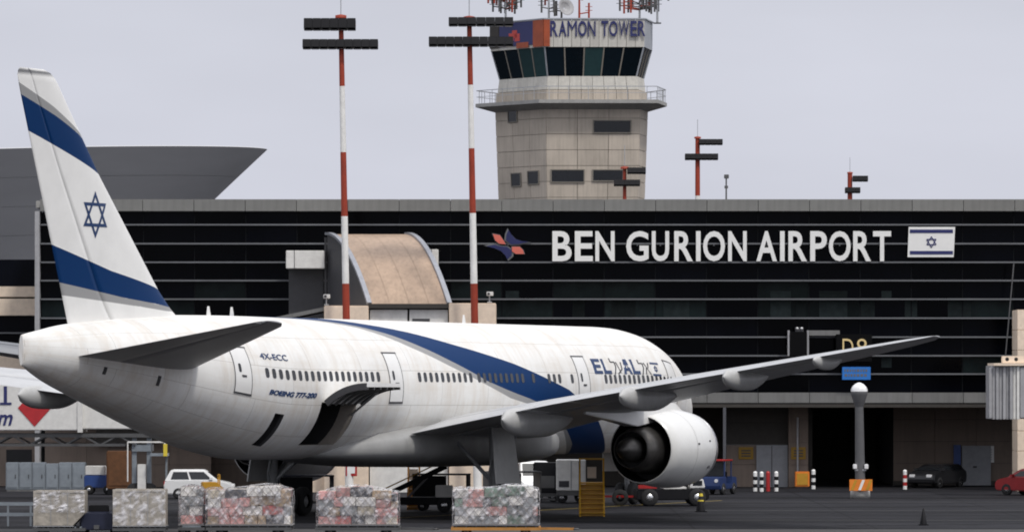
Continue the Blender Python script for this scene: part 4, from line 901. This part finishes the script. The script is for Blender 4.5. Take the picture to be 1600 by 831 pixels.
RY = 275.0
jr = thing('jet_bridge', 'grey ribbed jet bridge head hanging at the right edge', 'jet bridge', (wx(1572, RY), RY, 0))
def rx(p): return wx(p, RY)-wx(1572, RY)
def rz(p): return wz(p, RY)
part('cab_core', MB().box(rx(1549), rx(1760), .15, 3.2, rz(654), rz(571)), 'bridge_grey', jr)
for k in range(9):
    a = 1545+k*5.4; part('bellows_rib', MB().box(rx(a)+.01, rx(a+5.4)-.01, (.1 if k % 2 else 0)-.05*(k > 5), .2, rz(655-(k < 1)*2), rz(572+(k == 0)*2)), 'bridge_grey' if k < 7 else 'white_panel', jr, bevel=.02)
part('side_panel', MB().box(rx(1594), rx(1760), -.1, .16, rz(652), rz(574)), 'bridge_grey', jr)
part('roof_trim', MB().box(rx(1552), rx(1760), -.2, 3.3, rz(571), rz(567)), 'cream', jr); part('roof_beam', MB().box(rx(1566), rx(1760), .1, .5, rz(567), rz(556)), 'cream', jr, bevel=.02)
for p in (1574, 1588): part('beam_hole', MB().tube((rx(p), .09, rz(561)), (rx(p), .12, rz(561)), .1), 'dark_recess', jr)
part('support_column', MB().box(rx(1640), rx(1668), 1.0, 2.0, 0, rz(655)), 'bridge_grey', jr)
rb = thing('bridge_rotunda', 'cream concrete pier at the right edge beside the glass front', 'pier', (wx(1612, 287), 287, 0))
for k in range(9): part('pier_block', MB().box(-.77, 3, 0, 3, k*1.09, k*1.09+1.075), 'cream', rb, bevel=.015)
part('conduit', MB().tube((wx(1583, 293)-wx(1612, 287), 5.6, wz(412, 293)), (wx(1570, 293)-wx(1612, 287), 5.6, wz(556, 293)), .035), 'pillar_grey', rb)

# ------------------------------------------------------------------ lamp pillar, cones, bollards
PY_ = gy(778)
lp = thing('dome_pillar', 'grey pillar with white dome head and orange striped board at its foot', 'pillar', (wx(1344, PY_), PY_, 0))
kp = FPX/PY_; zt = wz(612, PY_)
part('shaft', MB().tube((0,0,.4), (-.05,0,zt-.5), .26, .21, 20), 'pillar_grey', lp)
part('collar', MB().lathe([(0,.22),(.25,.30),(.6,.42),(.75,.44),(.8,.42)], (-.05,0,zt-.75), (0,0,1), 24), 'pillar_grey', lp)
part('dome', MB().lathe([(0,.43),(.12,.42),(.26,.35),(.38,.22),(.45,.08),(.46,.01)], (-.05,0,zt+.02), (0,0,1), 24), 'lamp_white', lp)
part('plinth', MB().lathe([(0,.01),(0,.52),(.42,.5),(.44,.01)], (0,0,0), (0,0,1), 20), 'concrete', lp)
part('warning_board', MB().box(-.58,.58,-.60,-.55,.40,.98), 'orange', lp); 
for x in (-.52,-.14,.24): part('board_stripe', MB().prism([(x,.43),(x+.14,.43),(x+.34,.95),(x+.2,.95)], 1, -.615,-.602), 'yellow' if x != -.14 else 'sign_white', lp)
part('board_post', MB().box(-.1,.1,-.56,-.2,.42,.95), 'steel_door', lp)
for x in (-.28,.30): part('marker_lamp', MB().box(x-.1,x+.1,-.3,-.1,1.5,1.75), 'lamp_white', lp, bevel=.03); part('lamp_bracket', MB().box(min(x,0),max(x,0),-.22,-.16,1.4,1.5), 'steel_door', lp)
def cone(px, py, h, lb, m='lamp_black', band=None):
    Y = gy(py); o = thing('traffic_cone', lb, 'cone', (wx(px, Y), Y, 0)); 
    part('foot', MB().box(-h*.28,h*.28,-h*.28,h*.28,0,.05), m, o, bevel=.01)
    part('cone_body', MB().lathe([(.05,h*.22),(h*.97,h*.055),(h,h*.01)], (0,0,0), (0,0,1), 20), m, o)
    if band: 
        for f in (.42, .72): part('cone_band', MB().lathe([(f*h,h*(.222-.165*f)),((f+.13)*h,h*(.222-.165*(f+.13)))], (0,0,0), (0,0,1), 20), band, o)
cone(1443, 820, .72, 'plain black cone alone on the apron at lower right'); cone(1095, 799, 1.0, 'black and yellow banded cone under the engine', 'lamp_black', 'hivis')
def bollard(px, py, lb, m1='sign_white', m2='lamp_black'):
    Y = gy(py); o = thing('bollard', lb, 'bollard', (wx(px, Y), Y, 0), 0, 'bollards along the building')
    for k in range(5): part('bollard_band', MB().tube((0,0,k*.2), (0,0,(k+1)*.2), .11, n=12), m1 if k % 2 == 0 else m2, o)
    part('bollard_cap', MB().lathe([(1.0,.11),(1.06,.09),(1.09,.01)], (0,0,0), (0,0,1), 12), m1, o)
bollard(1180, 767, 'leftmost white-banded bollard before the grey door'); bollard(1190, 767.5, 'second white-banded bollard before the grey door, just left of the red one')
bollard(1200, 767, 'red bollard between the white-banded ones', 'red_paint', 'red_paint'); bollard(1213, 767, 'white-banded bollard right of the red one before the grey door')
bollard(1271, 763.5, 'single white and black bollard at the dark doorway', 'sign_white', 'lamp_black'); bollard(1414, 764, 'single red and white bollard before the beige wall at right', 'sign_white', 'red_paint')
o = thing('orange_cabinet', 'small orange cabinet at the foot of the beige pillar', 'cabinet', (wx(1254, FY+1), FY+1.5, 0)); part('casing', MB().box(-.4,.4,-.3,.3,.05,.9), 'orange', o, bevel=.03); part('plinth', MB().box(-.35,.35,-.25,.25,0,.06), 'seam_dark', o); part('door_panel', MB().box(-.3,.3,-.33,-.29,.15,.8), 'yellow', o)

# ------------------------------------------------------------------ vehicles
def wheel_mb(r, w, o, ax=(0,1,0)): return MB().lathe([(-w/2,r*.5),(-w/2,r*.92),(-w*.35,r),(w*.35,r),(w/2,r*.92),(w/2,r*.5)], o, ax, 18)
def wheels(o, xs, hw, r, w=.2):
    for x in xs:
        for s in (-1, 1):
            t = part('wheel', wheel_mb(r, w, (x, s*hw, r)), 'rubber', o); part('rim', MB().lathe([(-w*.4,.01),(-w*.45,r*.55),(w*.45,r*.55),(w*.4,.01)], (x, s*hw, r), (0,1,0), 12), 'chrome', t)
def car(name, label, cat, loc, rzv, col, ln=4.1, h=1.5, hw=.85, cab=(-1.9, -1.6, .55, 1.25), wr=.31):
    o = thing(name, label, cat, loc, rzv); L2 = ln/2
    prof = [(-L2,.35),(-L2+.12,.25),(L2-.12,.25),(L2,.4),(L2-.03,.72),(L2-.25,.84),(cab[3],.95),(-L2+.06,.97),(-L2-.02,.7)]
    part('body', MB().prism(prof, 1, -hw, hw), col, o, bevel=.05)
    b, t = [(cab[0],.95),(cab[3],.95)], [(cab[1],h),(cab[2],h)]; rg = []
    for z, x0, x1, w in ((.94, cab[0], cab[3], hw-.04), (h-.06, cab[1], cab[2], hw-.18), (h, cab[1]+.12, cab[2]-.12, hw-.26)): rg.append([(x0,-w,z),(x1,-w,z),(x1,w,z),(x0,w,z)])
    part('cabin', MB().rings(rg, smooth=False, cap1=True, cap0=True), col, o, bevel=.03)
    def lp_(f, z, s): 
        q = (z-.94)/(h-1.0); x0 = cab[0]+(cab[1]-cab[0])*q; x1 = cab[3]+(cab[2]-cab[3])*q; w = hw-.04-.14*q; return (x0+(x1-x0)*f, s*(w+.012), z)
    for s in (-1, 1):
        for f0, f1 in ((.10,.46),(.50,.90)):
            z0, z1 = 1.0, h-.12; v = [lp_(f0, z0, s), lp_(f1, z0, s), lp_(f1, z1, s), lp_(f0, z1, s)]; part('side_window', MB().add(v+[(a, b_-s*.03, c) for a, b_, c in v], [(0,1,2,3),(7,6,5,4),(0,4,5,1),(1,5,6,2),(2,6,7,3),(3,7,4,0)]), 'car_glass', o)
        part('headlight', MB().box(L2-.12, L2+.01, s*hw*.62-.16, s*hw*.62+.16, .6, .76), 'lamp_white', o, bevel=.02); part('tail_light', MB().box(-L2-.03, -L2+.1, s*hw*.8-.1, s*hw*.8+.1, .68, .92), 'lamp_red', o, bevel=.01)
        part('mirror', MB().box(cab[3]-.45, cab[3]-.3, s*(hw+.02)-.08, s*(hw+.02)+.08, .98, 1.1), col, o)
    for e_, (xa, xb) in (('windscreen', (cab[3], cab[2])), ('rear_window', (cab[0], cab[1]))):
        sg = 1 if e_ == 'windscreen' else -1; v = [(xa-(xa-xb)*.12+sg*.012, -hw+.14, 1.0), (xa-(xa-xb)*.12+sg*.012, hw-.14, 1.0), (xa-(xa-xb)*.85+sg*.012, hw-.24, h-.12), (xa-(xa-xb)*.85+sg*.012, -hw+.24, h-.12)]
        part(e_, MB().add(v+[(a-sg*.03, b_, c) for a, b_, c in v], [(0,1,2,3),(7,6,5,4),(0,4,5,1),(1,5,6,2),(2,6,7,3),(3,7,4,0)]), 'car_glass', o)
    part('bumper', MB().box(L2-.08, L2+.05, -hw+.05, hw-.05, .3, .5), 'lamp_black', o, bevel=.03)
    wheels(o, (-L2+.72, L2-.75), hw-.09, wr)
    return o
car('parked_car', 'white hatchback seen from the side under the rear fuselage', 'car', (wx(312, 270), 270, 0), 0, 'car_white', 3.5, 1.5, .82, (-1.72, -1.45, .35, 1.0), .29)
car('parked_car', 'black car parked under the building before the beige wall', 'car', (wx(1465, 296), 296.5, 0), R(238), 'car_black', 4.0, 1.3)
car('parked_car', 'red car cut by the right edge of the frame', 'car', (wx(1619, 277), 277.5, 0), R(140), 'car_red', 4.0, 1.4)
car('service_van', 'white van seen end-on beneath the wing behind the landing gear', 'van', (wx(828, 268), 269, 0), R(-75), 'car_white', 4.4, 1.95, .9, (-2.1,-2.05,.9,1.5), .33)

def tractor(label, loc, rzv, col, roof=True, s=1.0, roofm='lamp_black'):
    o = thing('baggage_tractor', label, 'tractor', loc, rzv); o.scale = (s, s, s)
    part('chassis', MB().prism([(-1.5,.3),(1.5,.3),(1.55,.5),(1.5,.95),(.35,1.0),(.3,.6),(-.5,.6),(-.55,1.0),(-1.5,.95)], 1, -.65, .65), col, o, bevel=.04)
    part('seat', MB().box(-.5,-.05,-.4,.4,.6,.8).box(-.55,-.42,-.4,.4,.8,1.25), 'lamp_black', o, bevel=.03)
    part('steering_wheel', MB().lathe([(0,.17),(.03,.2),(.05,.17)], (.25,0,1.08), (-.5,0,1), 14), 'lamp_black', o); part('steering_column', MB().tube((.45,0,.8), (.27,0,1.08), .03), 'lamp_black', o)
    if roof:
        for x, y in ((-.6,-.6),(-.6,.6),(.6,-.6),(.6,.6)): part('roof_post', MB().bar((x,y,.9), (x,y,1.85), .06), col, o)
        part('roof', MB().box(-.75,.8,-.68,.68,1.85,1.93), roofm, o, bevel=.03); part('windscreen', MB().box(.58,.62,-.56,.56,1.02,1.82), 'car_glass', o)
    for s_ in (-1, 1): part('headlight', MB().tube((1.5,s_*.42,.78), (1.56,s_*.42,.78), .1), 'lamp_white', o)
    wheels(o, (-.95,.95), .6, .32); part('tow_hitch', MB().box(-1.75,-1.5,-.1,.1,.35,.5), 'oily_metal', o)
    return o
tractor('blue baggage tractor with red roof standing beyond the engine', (wx(1121, 280), 280, 0), R(250), 'truck_blue', True, .95, 'red_paint')
tractor('dark blue and red tractor squeezed between the two metal containers', (wx(156, 207.5), 207.5, 0), R(90), 'dark_navy', False)

def dolly(label, loc, rzv=0, w=3.3, d=2.5, col='orange_wood', bar=True):
    o = thing('cargo_dolly', label, 'dolly', loc, rzv)
    fm_ = MB().box(-w/2,w/2,-d/2,-d/2+.12,.28,.40).box(-w/2,w/2,d/2-.12,d/2,.28,.40)
    for k in range(5): x = -w/2+.06+k*(w-.12)/4; fm_.box(x-.05,x+.05,-d/2+.121,d/2-.121,.29,.385)
    part('deck_frame', fm_, col, o)
    for k in range(9): x = -w/2+.2+k*(w-.4)/8; part('roller', MB().tube((x,-d/2+.14,.42), (x,d/2-.14,.42), .035, n=8), 'galv', o)
    for x in (-w*.33, w*.33):
        for y in (-d*.36, d*.36): part('wheel', wheel_mb(.19, .14, (x,y,.19)), 'rubber', o); part('wheel_fork', MB().box(x-.06,x+.06,y-.12,y+.12,.19,.3), 'oily_metal', o)
    if bar: part('drawbar', MB().bar((w/2,0,.32), (w/2+1.3,0,.30), .10), col, o); part('tow_eye', MB().lathe([(-.03,.06),(-.03,.12),(.03,.12),(.03,.06)], (w/2+1.38,0,.30), (0,0,1), 12), 'oily_metal', o)
    return o
CM = []
for nm, c in (('carton_pink',(.62,.33,.31)),('carton_white',(.80,.77,.73)),('carton_tan',(.42,.31,.21)),('carton_rose',(.52,.16,.15)),('carton_grey',(.30,.31,.32)),('carton_cream',(.60,.53,.42)),('carton_green',(.20,.27,.22)),('carton_dark',(.08,.08,.09))):
    mat(nm, c, .55, var=.25, scale=6, rnd=.25, bump=.3); CM.append(nm)
def cargo(label, px0, px1, pt, Y, seed, mix, bulge=.0, d=2.3):
    """netted pallet load; front face at depth Y"""
    rnd = random.Random(seed); k = FPX/Y; w = (px1-px0)/k; h = wz(pt, Y)-.47
    o = thing('cargo_pallet', label, 'cargo pallet', (wx((px0+px1)/2, Y), Y+d/2, .455), 0, 'netted cargo pallets on dollies')
    part('pallet_base', MB().box(-w/2-.04,w/2+.04,-d/2-.04,d/2+.04,0,.035), 'alu_dark', o)
    n_ = max(4, round(w/.42)); rows_ = 4; z = .035
    def top_at(x): return h*(1-.10*abs(x/(w/2))**3-.05*math.sin(x*2.1+seed))
    for r in range(rows_):
        x = -w/2+.05
        while x < w/2-.12:
            bw_ = min(rnd.uniform(.3,.85), w/2-.04-x)
            if w/2-.04-(x+bw_) < .15: bw_ = w/2-.04-x
            ht = top_at(x+bw_/2); z0, z1 = .036+ht*r/rows_, .036+ht*(r+1)/rows_
            for y0, y1 in ((-d/2+rnd.uniform(.02,.14), -.30), (-.29, .35), (.36, d/2-rnd.uniform(.02,.1))):
                if y0 > -.5 and r < rows_-1 and -w/2+.3 < x < w/2-.5: continue
                b = part('carton', MB().box(-bw_/2+.008,bw_/2-.008,y0,y1,z0+.004,z1-.006+rnd.uniform(0,.004)), rnd.choice(mix), o, bevel=.02, loc=(x+bw_/2,0,0))
            x += bw_
    # plastic film pulled over the load
    gx, gz = 26, 14; ring = []
    fmv = []
    for j in range(gz+1):
        row = []
        for i in range(gx+1):
            x = -w/2-.02+(w+.04)*i/gx; z_ = .05+(top_at(x)+.02)*j/gz
            row.append(Vector((x, -d/2-.015+rnd.uniform(-.02,.035), z_)))
        fmv.append(row)
    for j in range(1, 9): fmv.append([Vector((-w/2-.02+(w+.04)*i/gx, -d/2+d*j/8, .075+top_at(-w/2+w*i/gx)+rnd.uniform(0,.05))) for i in range(gx+1)])
    part('plastic_film', MB().rings(fmv, closed=False, smooth=False), 'wrap_film', o)
    for s_ in (-1, 1):
        part('plastic_film', MB().rings([[Vector((s_*(w/2+.025+rnd.uniform(-.01,.03)), -d/2+d*i/10, .05+(top_at(s_*w/2))*j/8)) for i in range(11)] for j in range(9)], closed=False, smooth=False), 'wrap_film', o)
    nt_ = MB(); step = .34; yf = -d/2-.055
    def zt_(x): return top_at(max(-w/2, min(w/2, x)))+.09
    for sg in (-1, 1):
        a = -w/2-h*1.2
        while a < w/2+h*1.2:
            prev = None
            for q in range(13):
                z_ = .04+(h+.05)*q/12; x = a+sg*(z_*.85)
                if -w/2-.03 <= x <= w/2+.03 and z_ <= zt_(x):
                    p = (x, yf+rnd.uniform(-.01,.01), z_)
                    if prev: nt_.bar(prev, p, .02)
                    prev = p
                else: prev = None
            a += step
    for q in range(9):
        x = -w/2+w*q/8; nt_.bar((x, yf, zt_(x)), (x, d/2, zt_(x)), .025)
    nt_.bar((-w/2-.03, yf, .06), (w/2+.03, yf, .06), .03)
    part('cargo_net', nt_, 'net', o)
    return o
PYF = 206.5
WARM = ['carton_pink','carton_white','carton_tan','carton_rose','carton_cream','carton_white','carton_dark','carton_grey','carton_pink','carton_tan']; COOL = ['carton_white','carton_grey','carton_green','carton_cream','carton_pink','carton_white','carton_dark']
for lb, a, b, t, sd, mx_ in (('long netted pallet of pink and tan cartons, leftmost of the netted loads', 322, 455, 762, 3, WARM), ('netted pallet of pale pink and white cartons below the open cargo door', 495, 622, 764, 5, WARM), ('netted pallet of silvery wrapped cartons on the orange dolly', 708, 842, 762, 9, COOL)):
    cargo(lb, a, b, t, PYF, sd, mx_)
cargo('narrow netted pallet of rosy and grey cartons beside the second metal container', 280, 318, 763, PYF+.4, 12, ['carton_pink','carton_rose','carton_grey','carton_white'])
DW = 134*PYF/FPX
for px, lb, w_, cl, br in ((388.5, 'steel dolly under the long pallet of pink and tan cartons', DW, 'oily_metal', False), (558.5, 'steel dolly under the pallet below the cargo door', 3.3, 'oily_metal', True), (775, 'orange dolly under the silvery wrapped pallet', 3.5, 'orange_wood', True), (299, 'steel dolly under the narrow pallet beside the metal container', 1.05, 'oily_metal', False)):
    dolly(lb, (wx(px, PYF), PYF+1.15, 0), 0, w_, 2.4, cl, br)
def uld(label, px0, px1, pt, Y, chamfer):
    k = FPX/Y; w = (px1-px0)/k; h = wz(pt, Y)-.46; d = 1.53
    o = thing('air_container', label, 'cargo container', (wx((px0+px1)/2, Y), Y+d/2, .455), 0, 'metal air cargo containers')
    pr = [(-w/2,.04),(w/2-(.45 if chamfer else 0),.04),(w/2,.5 if chamfer else .05),(w/2,h),(-w/2,h)]
    part('shell', MB().prism(pr, 1, -d/2, d/2), 'alu', o, bevel=.015)
    part('base', MB().box(-w/2-.03, w/2-(.42 if chamfer else -.03), -d/2-.03, d/2+.03, 0, .038), 'alu_dark', o)
    for x in (-w/2+.03, w/2-.03): part('corner_rail', MB().box(x-.05, x+.05, -d/2-.02, -d/2+.02, .55 if chamfer and x > 0 else .05, h+.01), 'alu', o)
    part('top_rail', MB().box(-w/2-.02, w/2+.02, -d/2-.022, -d/2+.03, h-.08, h+.012), 'alu', o)
    rf = random.Random(px0); part('plastic_film', MB().rings([[(-w/2-.01+(w+.02)*i/16, -d/2-.05+rf.uniform(-.025,.025), (.55 if chamfer else .05)+(h-.05-(.5 if chamfer else 0))*j/12) for i in range(17)] for j in range(13)], closed=False, smooth=False), 'wrap_film', o)
    for q in (1, 2): part('panel_seam', MB().box(-w/2+w*q/3-.012, -w/2+w*q/3+.012, -d/2-.012, -d/2+.01, .1, h-.09), 'alu_dark', o)
uld('bare metal container with a cut-off lower corner, at the far left', 53, 132, 766, 205.5, True); uld('plain metal container next to the narrow pink pallet', 177, 258, 764, 205.5, False)
for px, lb in ((92, 'dolly under the container with the cut-off corner'), (217, 'dolly under the plain metal container')): dolly(lb, (wx(px, 205.5), 206.3, 0), 0, 2.05, 1.6, 'oily_metal', False)

def stand(label, px0, px1, pt, pb, Y=None, m='stair_yellow'):
    Y = Y or gy(pb); w = (px1-px0)*Y/FPX; H = wz(pt, Y); o = thing('service_stair', label, 'stairs', (wx((px0+px1)/2, Y), Y, 0)); n_ = 7; hh = H*.56
    for s_ in (-1, 1):
        x = s_*(w/2-.04); part('stringer', MB().bar((x,-.5,.08), (x,.7,hh), .07, .16), m, o)
        part('upright', MB().bar((x,.7,0), (x,.7,H), .07), m, o); part('upright', MB().bar((x,1.5,0), (x,1.5,H), .07), m, o); part('handrail', MB().bar((x,-.45,.95), (x,.7,H), .05), m, o); part('guard_rail', MB().bar((x,.7,H-.03), (x,1.5,H-.03), .06), m, o); part('guard_rail', MB().bar((x,.7,(H+hh)/2), (x,1.5,(H+hh)/2), .05), m, o)
        part('castor', wheel_mb(.1,.06,(x,1.4,.1),(1,0,0)), 'rubber', o); part('front_upright', MB().bar((x,-.45,0), (x,-.45,.95), .06), m, o)
    for k in range(n_): f = (k+.6)/n_; part('tread', MB().box(-w/2+.06,w/2-.06,-.62+1.2*f,-.36+1.2*f,.06+hh*f-.03,.06+hh*f), m, o); part('riser', MB().box(-w/2+.08,w/2-.08,-.38+1.2*f,-.35+1.2*f,max(.02,.06+hh*(f-1/n_)),.06+hh*f-.035), 'yellow', o)
    part('platform', MB().box(-w/2,w/2,.7,1.55,hh,hh+.06), m, o); part('back_rail', MB().bar((-w/2,1.5,H-.03),(w/2,1.5,H-.03),.06), m, o); part('cross_rail', MB().bar((-w/2,.7,H-.03),(w/2,.7,H-.03),.06), m, o)
    part('notice', MB().box(-.2,.2,.66,.69,hh+.25,hh+.75), 'cream', o)
stand('yellow service stair standing left of the engine exhaust', 905, 945, 716, 806); stand('dull yellow service stair below the wing root behind the wheels', 636, 656, 728, 796, None, 'orange_wood')
EY = 262.0
o = thing('equipment_cart', 'white equipment box on a wheeled cart beside the yellow stair', 'equipment cart', (wx(892, EY), EY, 0))
part('casing', MB().box(-.72,.72,-1.2,1.2,.62,2.12), 'white_panel', o, bevel=.03); part('chassis', MB().box(-.7,.7,-1.25,1.25,.38,.6), 'oily_metal', o); part('panel_seam', MB().box(-.02,.02,-1.215,-1.19,.68,2.06), 'steel_door', o); part('panel_seam', MB().box(.36,.38,-1.215,-1.19,.68,2.06), 'steel_door', o); part('vent', MB().box(-.6,-.1,-1.22,-1.19,.8,1.1), 'seam_dark', o); wheels(o, (-.45,.45), .9, .28)
o = thing('power_unit', 'dark box-shaped ground power unit left of the white equipment box', 'power unit', (wx(852, 264), 264, 0))
part('casing', MB().box(-.6,.6,-1,1,.45,1.95), 'lamp_black', o, bevel=.05); part('grille', MB().box(-.45,.45,-1.03,-.99,.7,1.3), 'oily_metal', o); wheels(o, (-.4,.4), .8, .27); part('chassis', MB().box(-.55,.55,-.95,.95,.27,.45), 'oily_metal', o)
# pushback tractor beyond the engine
o = thing('pushback_tractor', 'low dark pushback tractor with a white cab end under the engine', 'tractor', (wx(1052, 256), 256, 0), R(4))
part('chassis', MB().prism([(-1.9,.3),(1.6,.3),(1.65,.6),(1.5,.85),(-1.85,.8)], 1, -1.1, 1.1), 'lamp_black', o, bevel=.05); part('cab', MB().prism([(.75,.84),(1.5,.86),(1.4,1.3),(.85,1.3)], 1, -.5, .6), 'car_white', o, bevel=.04)
part('cab_window', MB().box(.9,1.35,-.52,-.49,.98,1.22), 'car_glass', o); part('deck_plate', MB().box(-.55,.55,-.85,.85,.83,.92), 'white_panel', o); part('mudguard', MB().box(-1.8,-.9,-1.12,-.9,.84,1.02), 'red_paint', o, bevel=.02); wheels(o, (-1.25,1.05), 1.0, .42, .3); part('tow_bar', MB().bar((-1.9,0,.45), (-3.4,.3,.45), .1), 'red_paint', o)
part('tow_wheel', wheel_mb(.4,.18,(-2.6,-.3,.4)), 'rubber', o); part('tow_axle', MB().bar((-2.6,-.3,.4), (-2.6,.3,.45), .08), 'oily_metal', o)
# belt loader seen through the gap under the belly
BLY = 244.0
o = thing('belt_loader', 'dark belt loader with a raised boom under the fuselage', 'belt loader', (wx(650, BLY), BLY, 0))
part('chassis', MB().box(-1.9,1.9,-.6,.6,.35,.7), 'lamp_black', o, bevel=.04); part('boom', MB().bar((-1.7,0,.62), (1.4,0,2.1), .7, .2), 'lamp_black', o); part('belt', MB().bar((-1.68,0,.74), (1.38,0,2.22), .5, .05), 'rubber', o); part('lift_strut', MB().bar((-.4,-.28,.65), (.6,-.28,1.68), .1), 'oily_metal', o); part('lift_strut', MB().bar((-.4,.28,.65), (.6,.28,1.68), .1), 'oily_metal', o)
for s_ in (-1, 1): part('side_rail', MB().bar((-1.6,s_*.36,1.0), (1.4,s_*.36,2.42), .05), 'yellow', o)
part('driver_cab', MB().box(.9,1.7,-.58,-.1,.7,1.25), 'white_panel', o, bevel=.03); wheels(o, (-1.3,1.3), .55, .34)
# low units and cabinets by the left wall
o = thing('equipment_cabinet', 'row of grey metal cabinets against the wall at far left', 'cabinet', (wx(72, 288), 288, 0))
for k in range(6):
    w = 124/6*288/FPX; x = -3*w+k*w; c_ = part('cabinet_bay', MB().box(x+.01,x+w-.01,-.5,.6,.08,wz(722, 288)-(.06 if k == 3 else 0)), 'galv', o, bevel=.02); part('bay_door', MB().box(x+.08,x+w-.08,-.53,-.49,.2,1.3), 'galv', c_); part('handle', MB().box(x+w-.2,x+w-.16,-.56,-.53,.7,.9), 'seam_dark', c_)
part('plinth', MB().box(-2.1,2.1,-.45,.55,0,.08), 'concrete', o)
o = thing('ground_cart', 'dark utility cart with a white box right of the grey cabinets', 'cart', (wx(155, 280), 280, 0)); part('body', MB().box(-.75,.75,-.6,.6,.35,1.0), 'blue_paint', o, bevel=.04); part('white_box', MB().box(-.7,.35,-.5,.5,1.02,1.5), 'white_panel', o, bevel=.03); wheels(o, (-.5,.5), .55, .25)
o = thing('generator', 'rusty brown upright unit beside the jet bridge leg', 'generator', (wx(186, 279), 279, 0)); part('casing', MB().box(-.62,.62,-.6,.6,.3,2.3), 'rust', o, bevel=.05); part('skid', MB().box(-.6,.6,-.7,.7,.0,.3), 'lamp_black', o, bevel=.03); part('door_panel', MB().box(-.5,.5,-.63,-.59,.5,1.5), 'rust', o)
o = thing('barrier_rail', 'low metal guard rail at the lower left corner', 'barrier', (wx(20, 222), 222, 0))
for x in (-1.1, -.2, .75): part('post', MB().box(x-.04,x+.04,-.04,.04,0,1.0), 'galv', o)
part('rail', MB().box(-1.6,.9,-.05,.0,.86,1.0), 'galv', o); part('rail', MB().box(-1.6,.9,-.05,.0,.42,.56), 'galv', o)
o = thing('yellow_tug', 'small yellow machine in front of the white hatchback', 'tractor', (wx(331, 263), 263, 0), R(10)); part('body', MB().prism([(-.5,.25),(.55,.25),(.55,.7),(.2,1.0),(-.5,1.0)], 1, -.4, .4), 'yellow', o, bevel=.03); part('roll_bar', MB().bar((.35,-.35,.8),(.35,-.35,1.35),.06).bar((.35,.35,.8),(.35,.35,1.35),.06).bar((.35,-.38,1.35),(.35,.38,1.35),.06), 'yellow', o); wheels(o, (-.3,.35), .4, .25)
o = thing('fire_cabinet', 'red fire cabinet on a post seen under the belly', 'cabinet', (wx(549, 283), 283, 0)); part('post', MB().box(-.06,.06,-.06,.06,0,.9), 'oily_metal', o); part('casing', MB().box(-.3,.3,-.2,.2,.9,1.6), 'red_paint', o, bevel=.02); part('glass', MB().box(-.2,.2,-.22,-.19,1.05,1.45), 'sign_white', o)

def cart(label, px, py, rzv, col):
    Y = gy(py); o = thing('baggage_cart', label, 'baggage cart', (wx(px, Y), Y, 0), R(rzv), 'dark baggage carts under the fuselage')
    part('deck', MB().box(-1.3,1.3,-.7,.7,.42,.54), 'oily_metal', o, bevel=.02)
    for x in (-1.25, 1.25): part('end_panel', MB().box(x-.03,x+.03,-.68,.68,.54,1.65), col, o)
    part('roof', MB().box(-1.3,1.3,-.74,.74,1.65,1.72), col, o, bevel=.02); part('curtain', MB().box(-1.2,.3,-.71,-.67,.6,1.63), 'lamp_black', o)
    part('drawbar', MB().bar((1.3,0,.42),(2.1,0,.36),.07), 'oily_metal', o); wheels(o, (-.85,.85), .55, .21, .14)
cart('dark baggage cart left of the belt loader between two pallets', 476, 800, 8, 'dark_navy'); cart('dark baggage cart between the belt loader and the landing gear leg', 690, 797, -6, 'lamp_black'); cart('dark baggage cart right behind the silvery pallet below the gear door', 800, 792, 12, 'oily_metal')
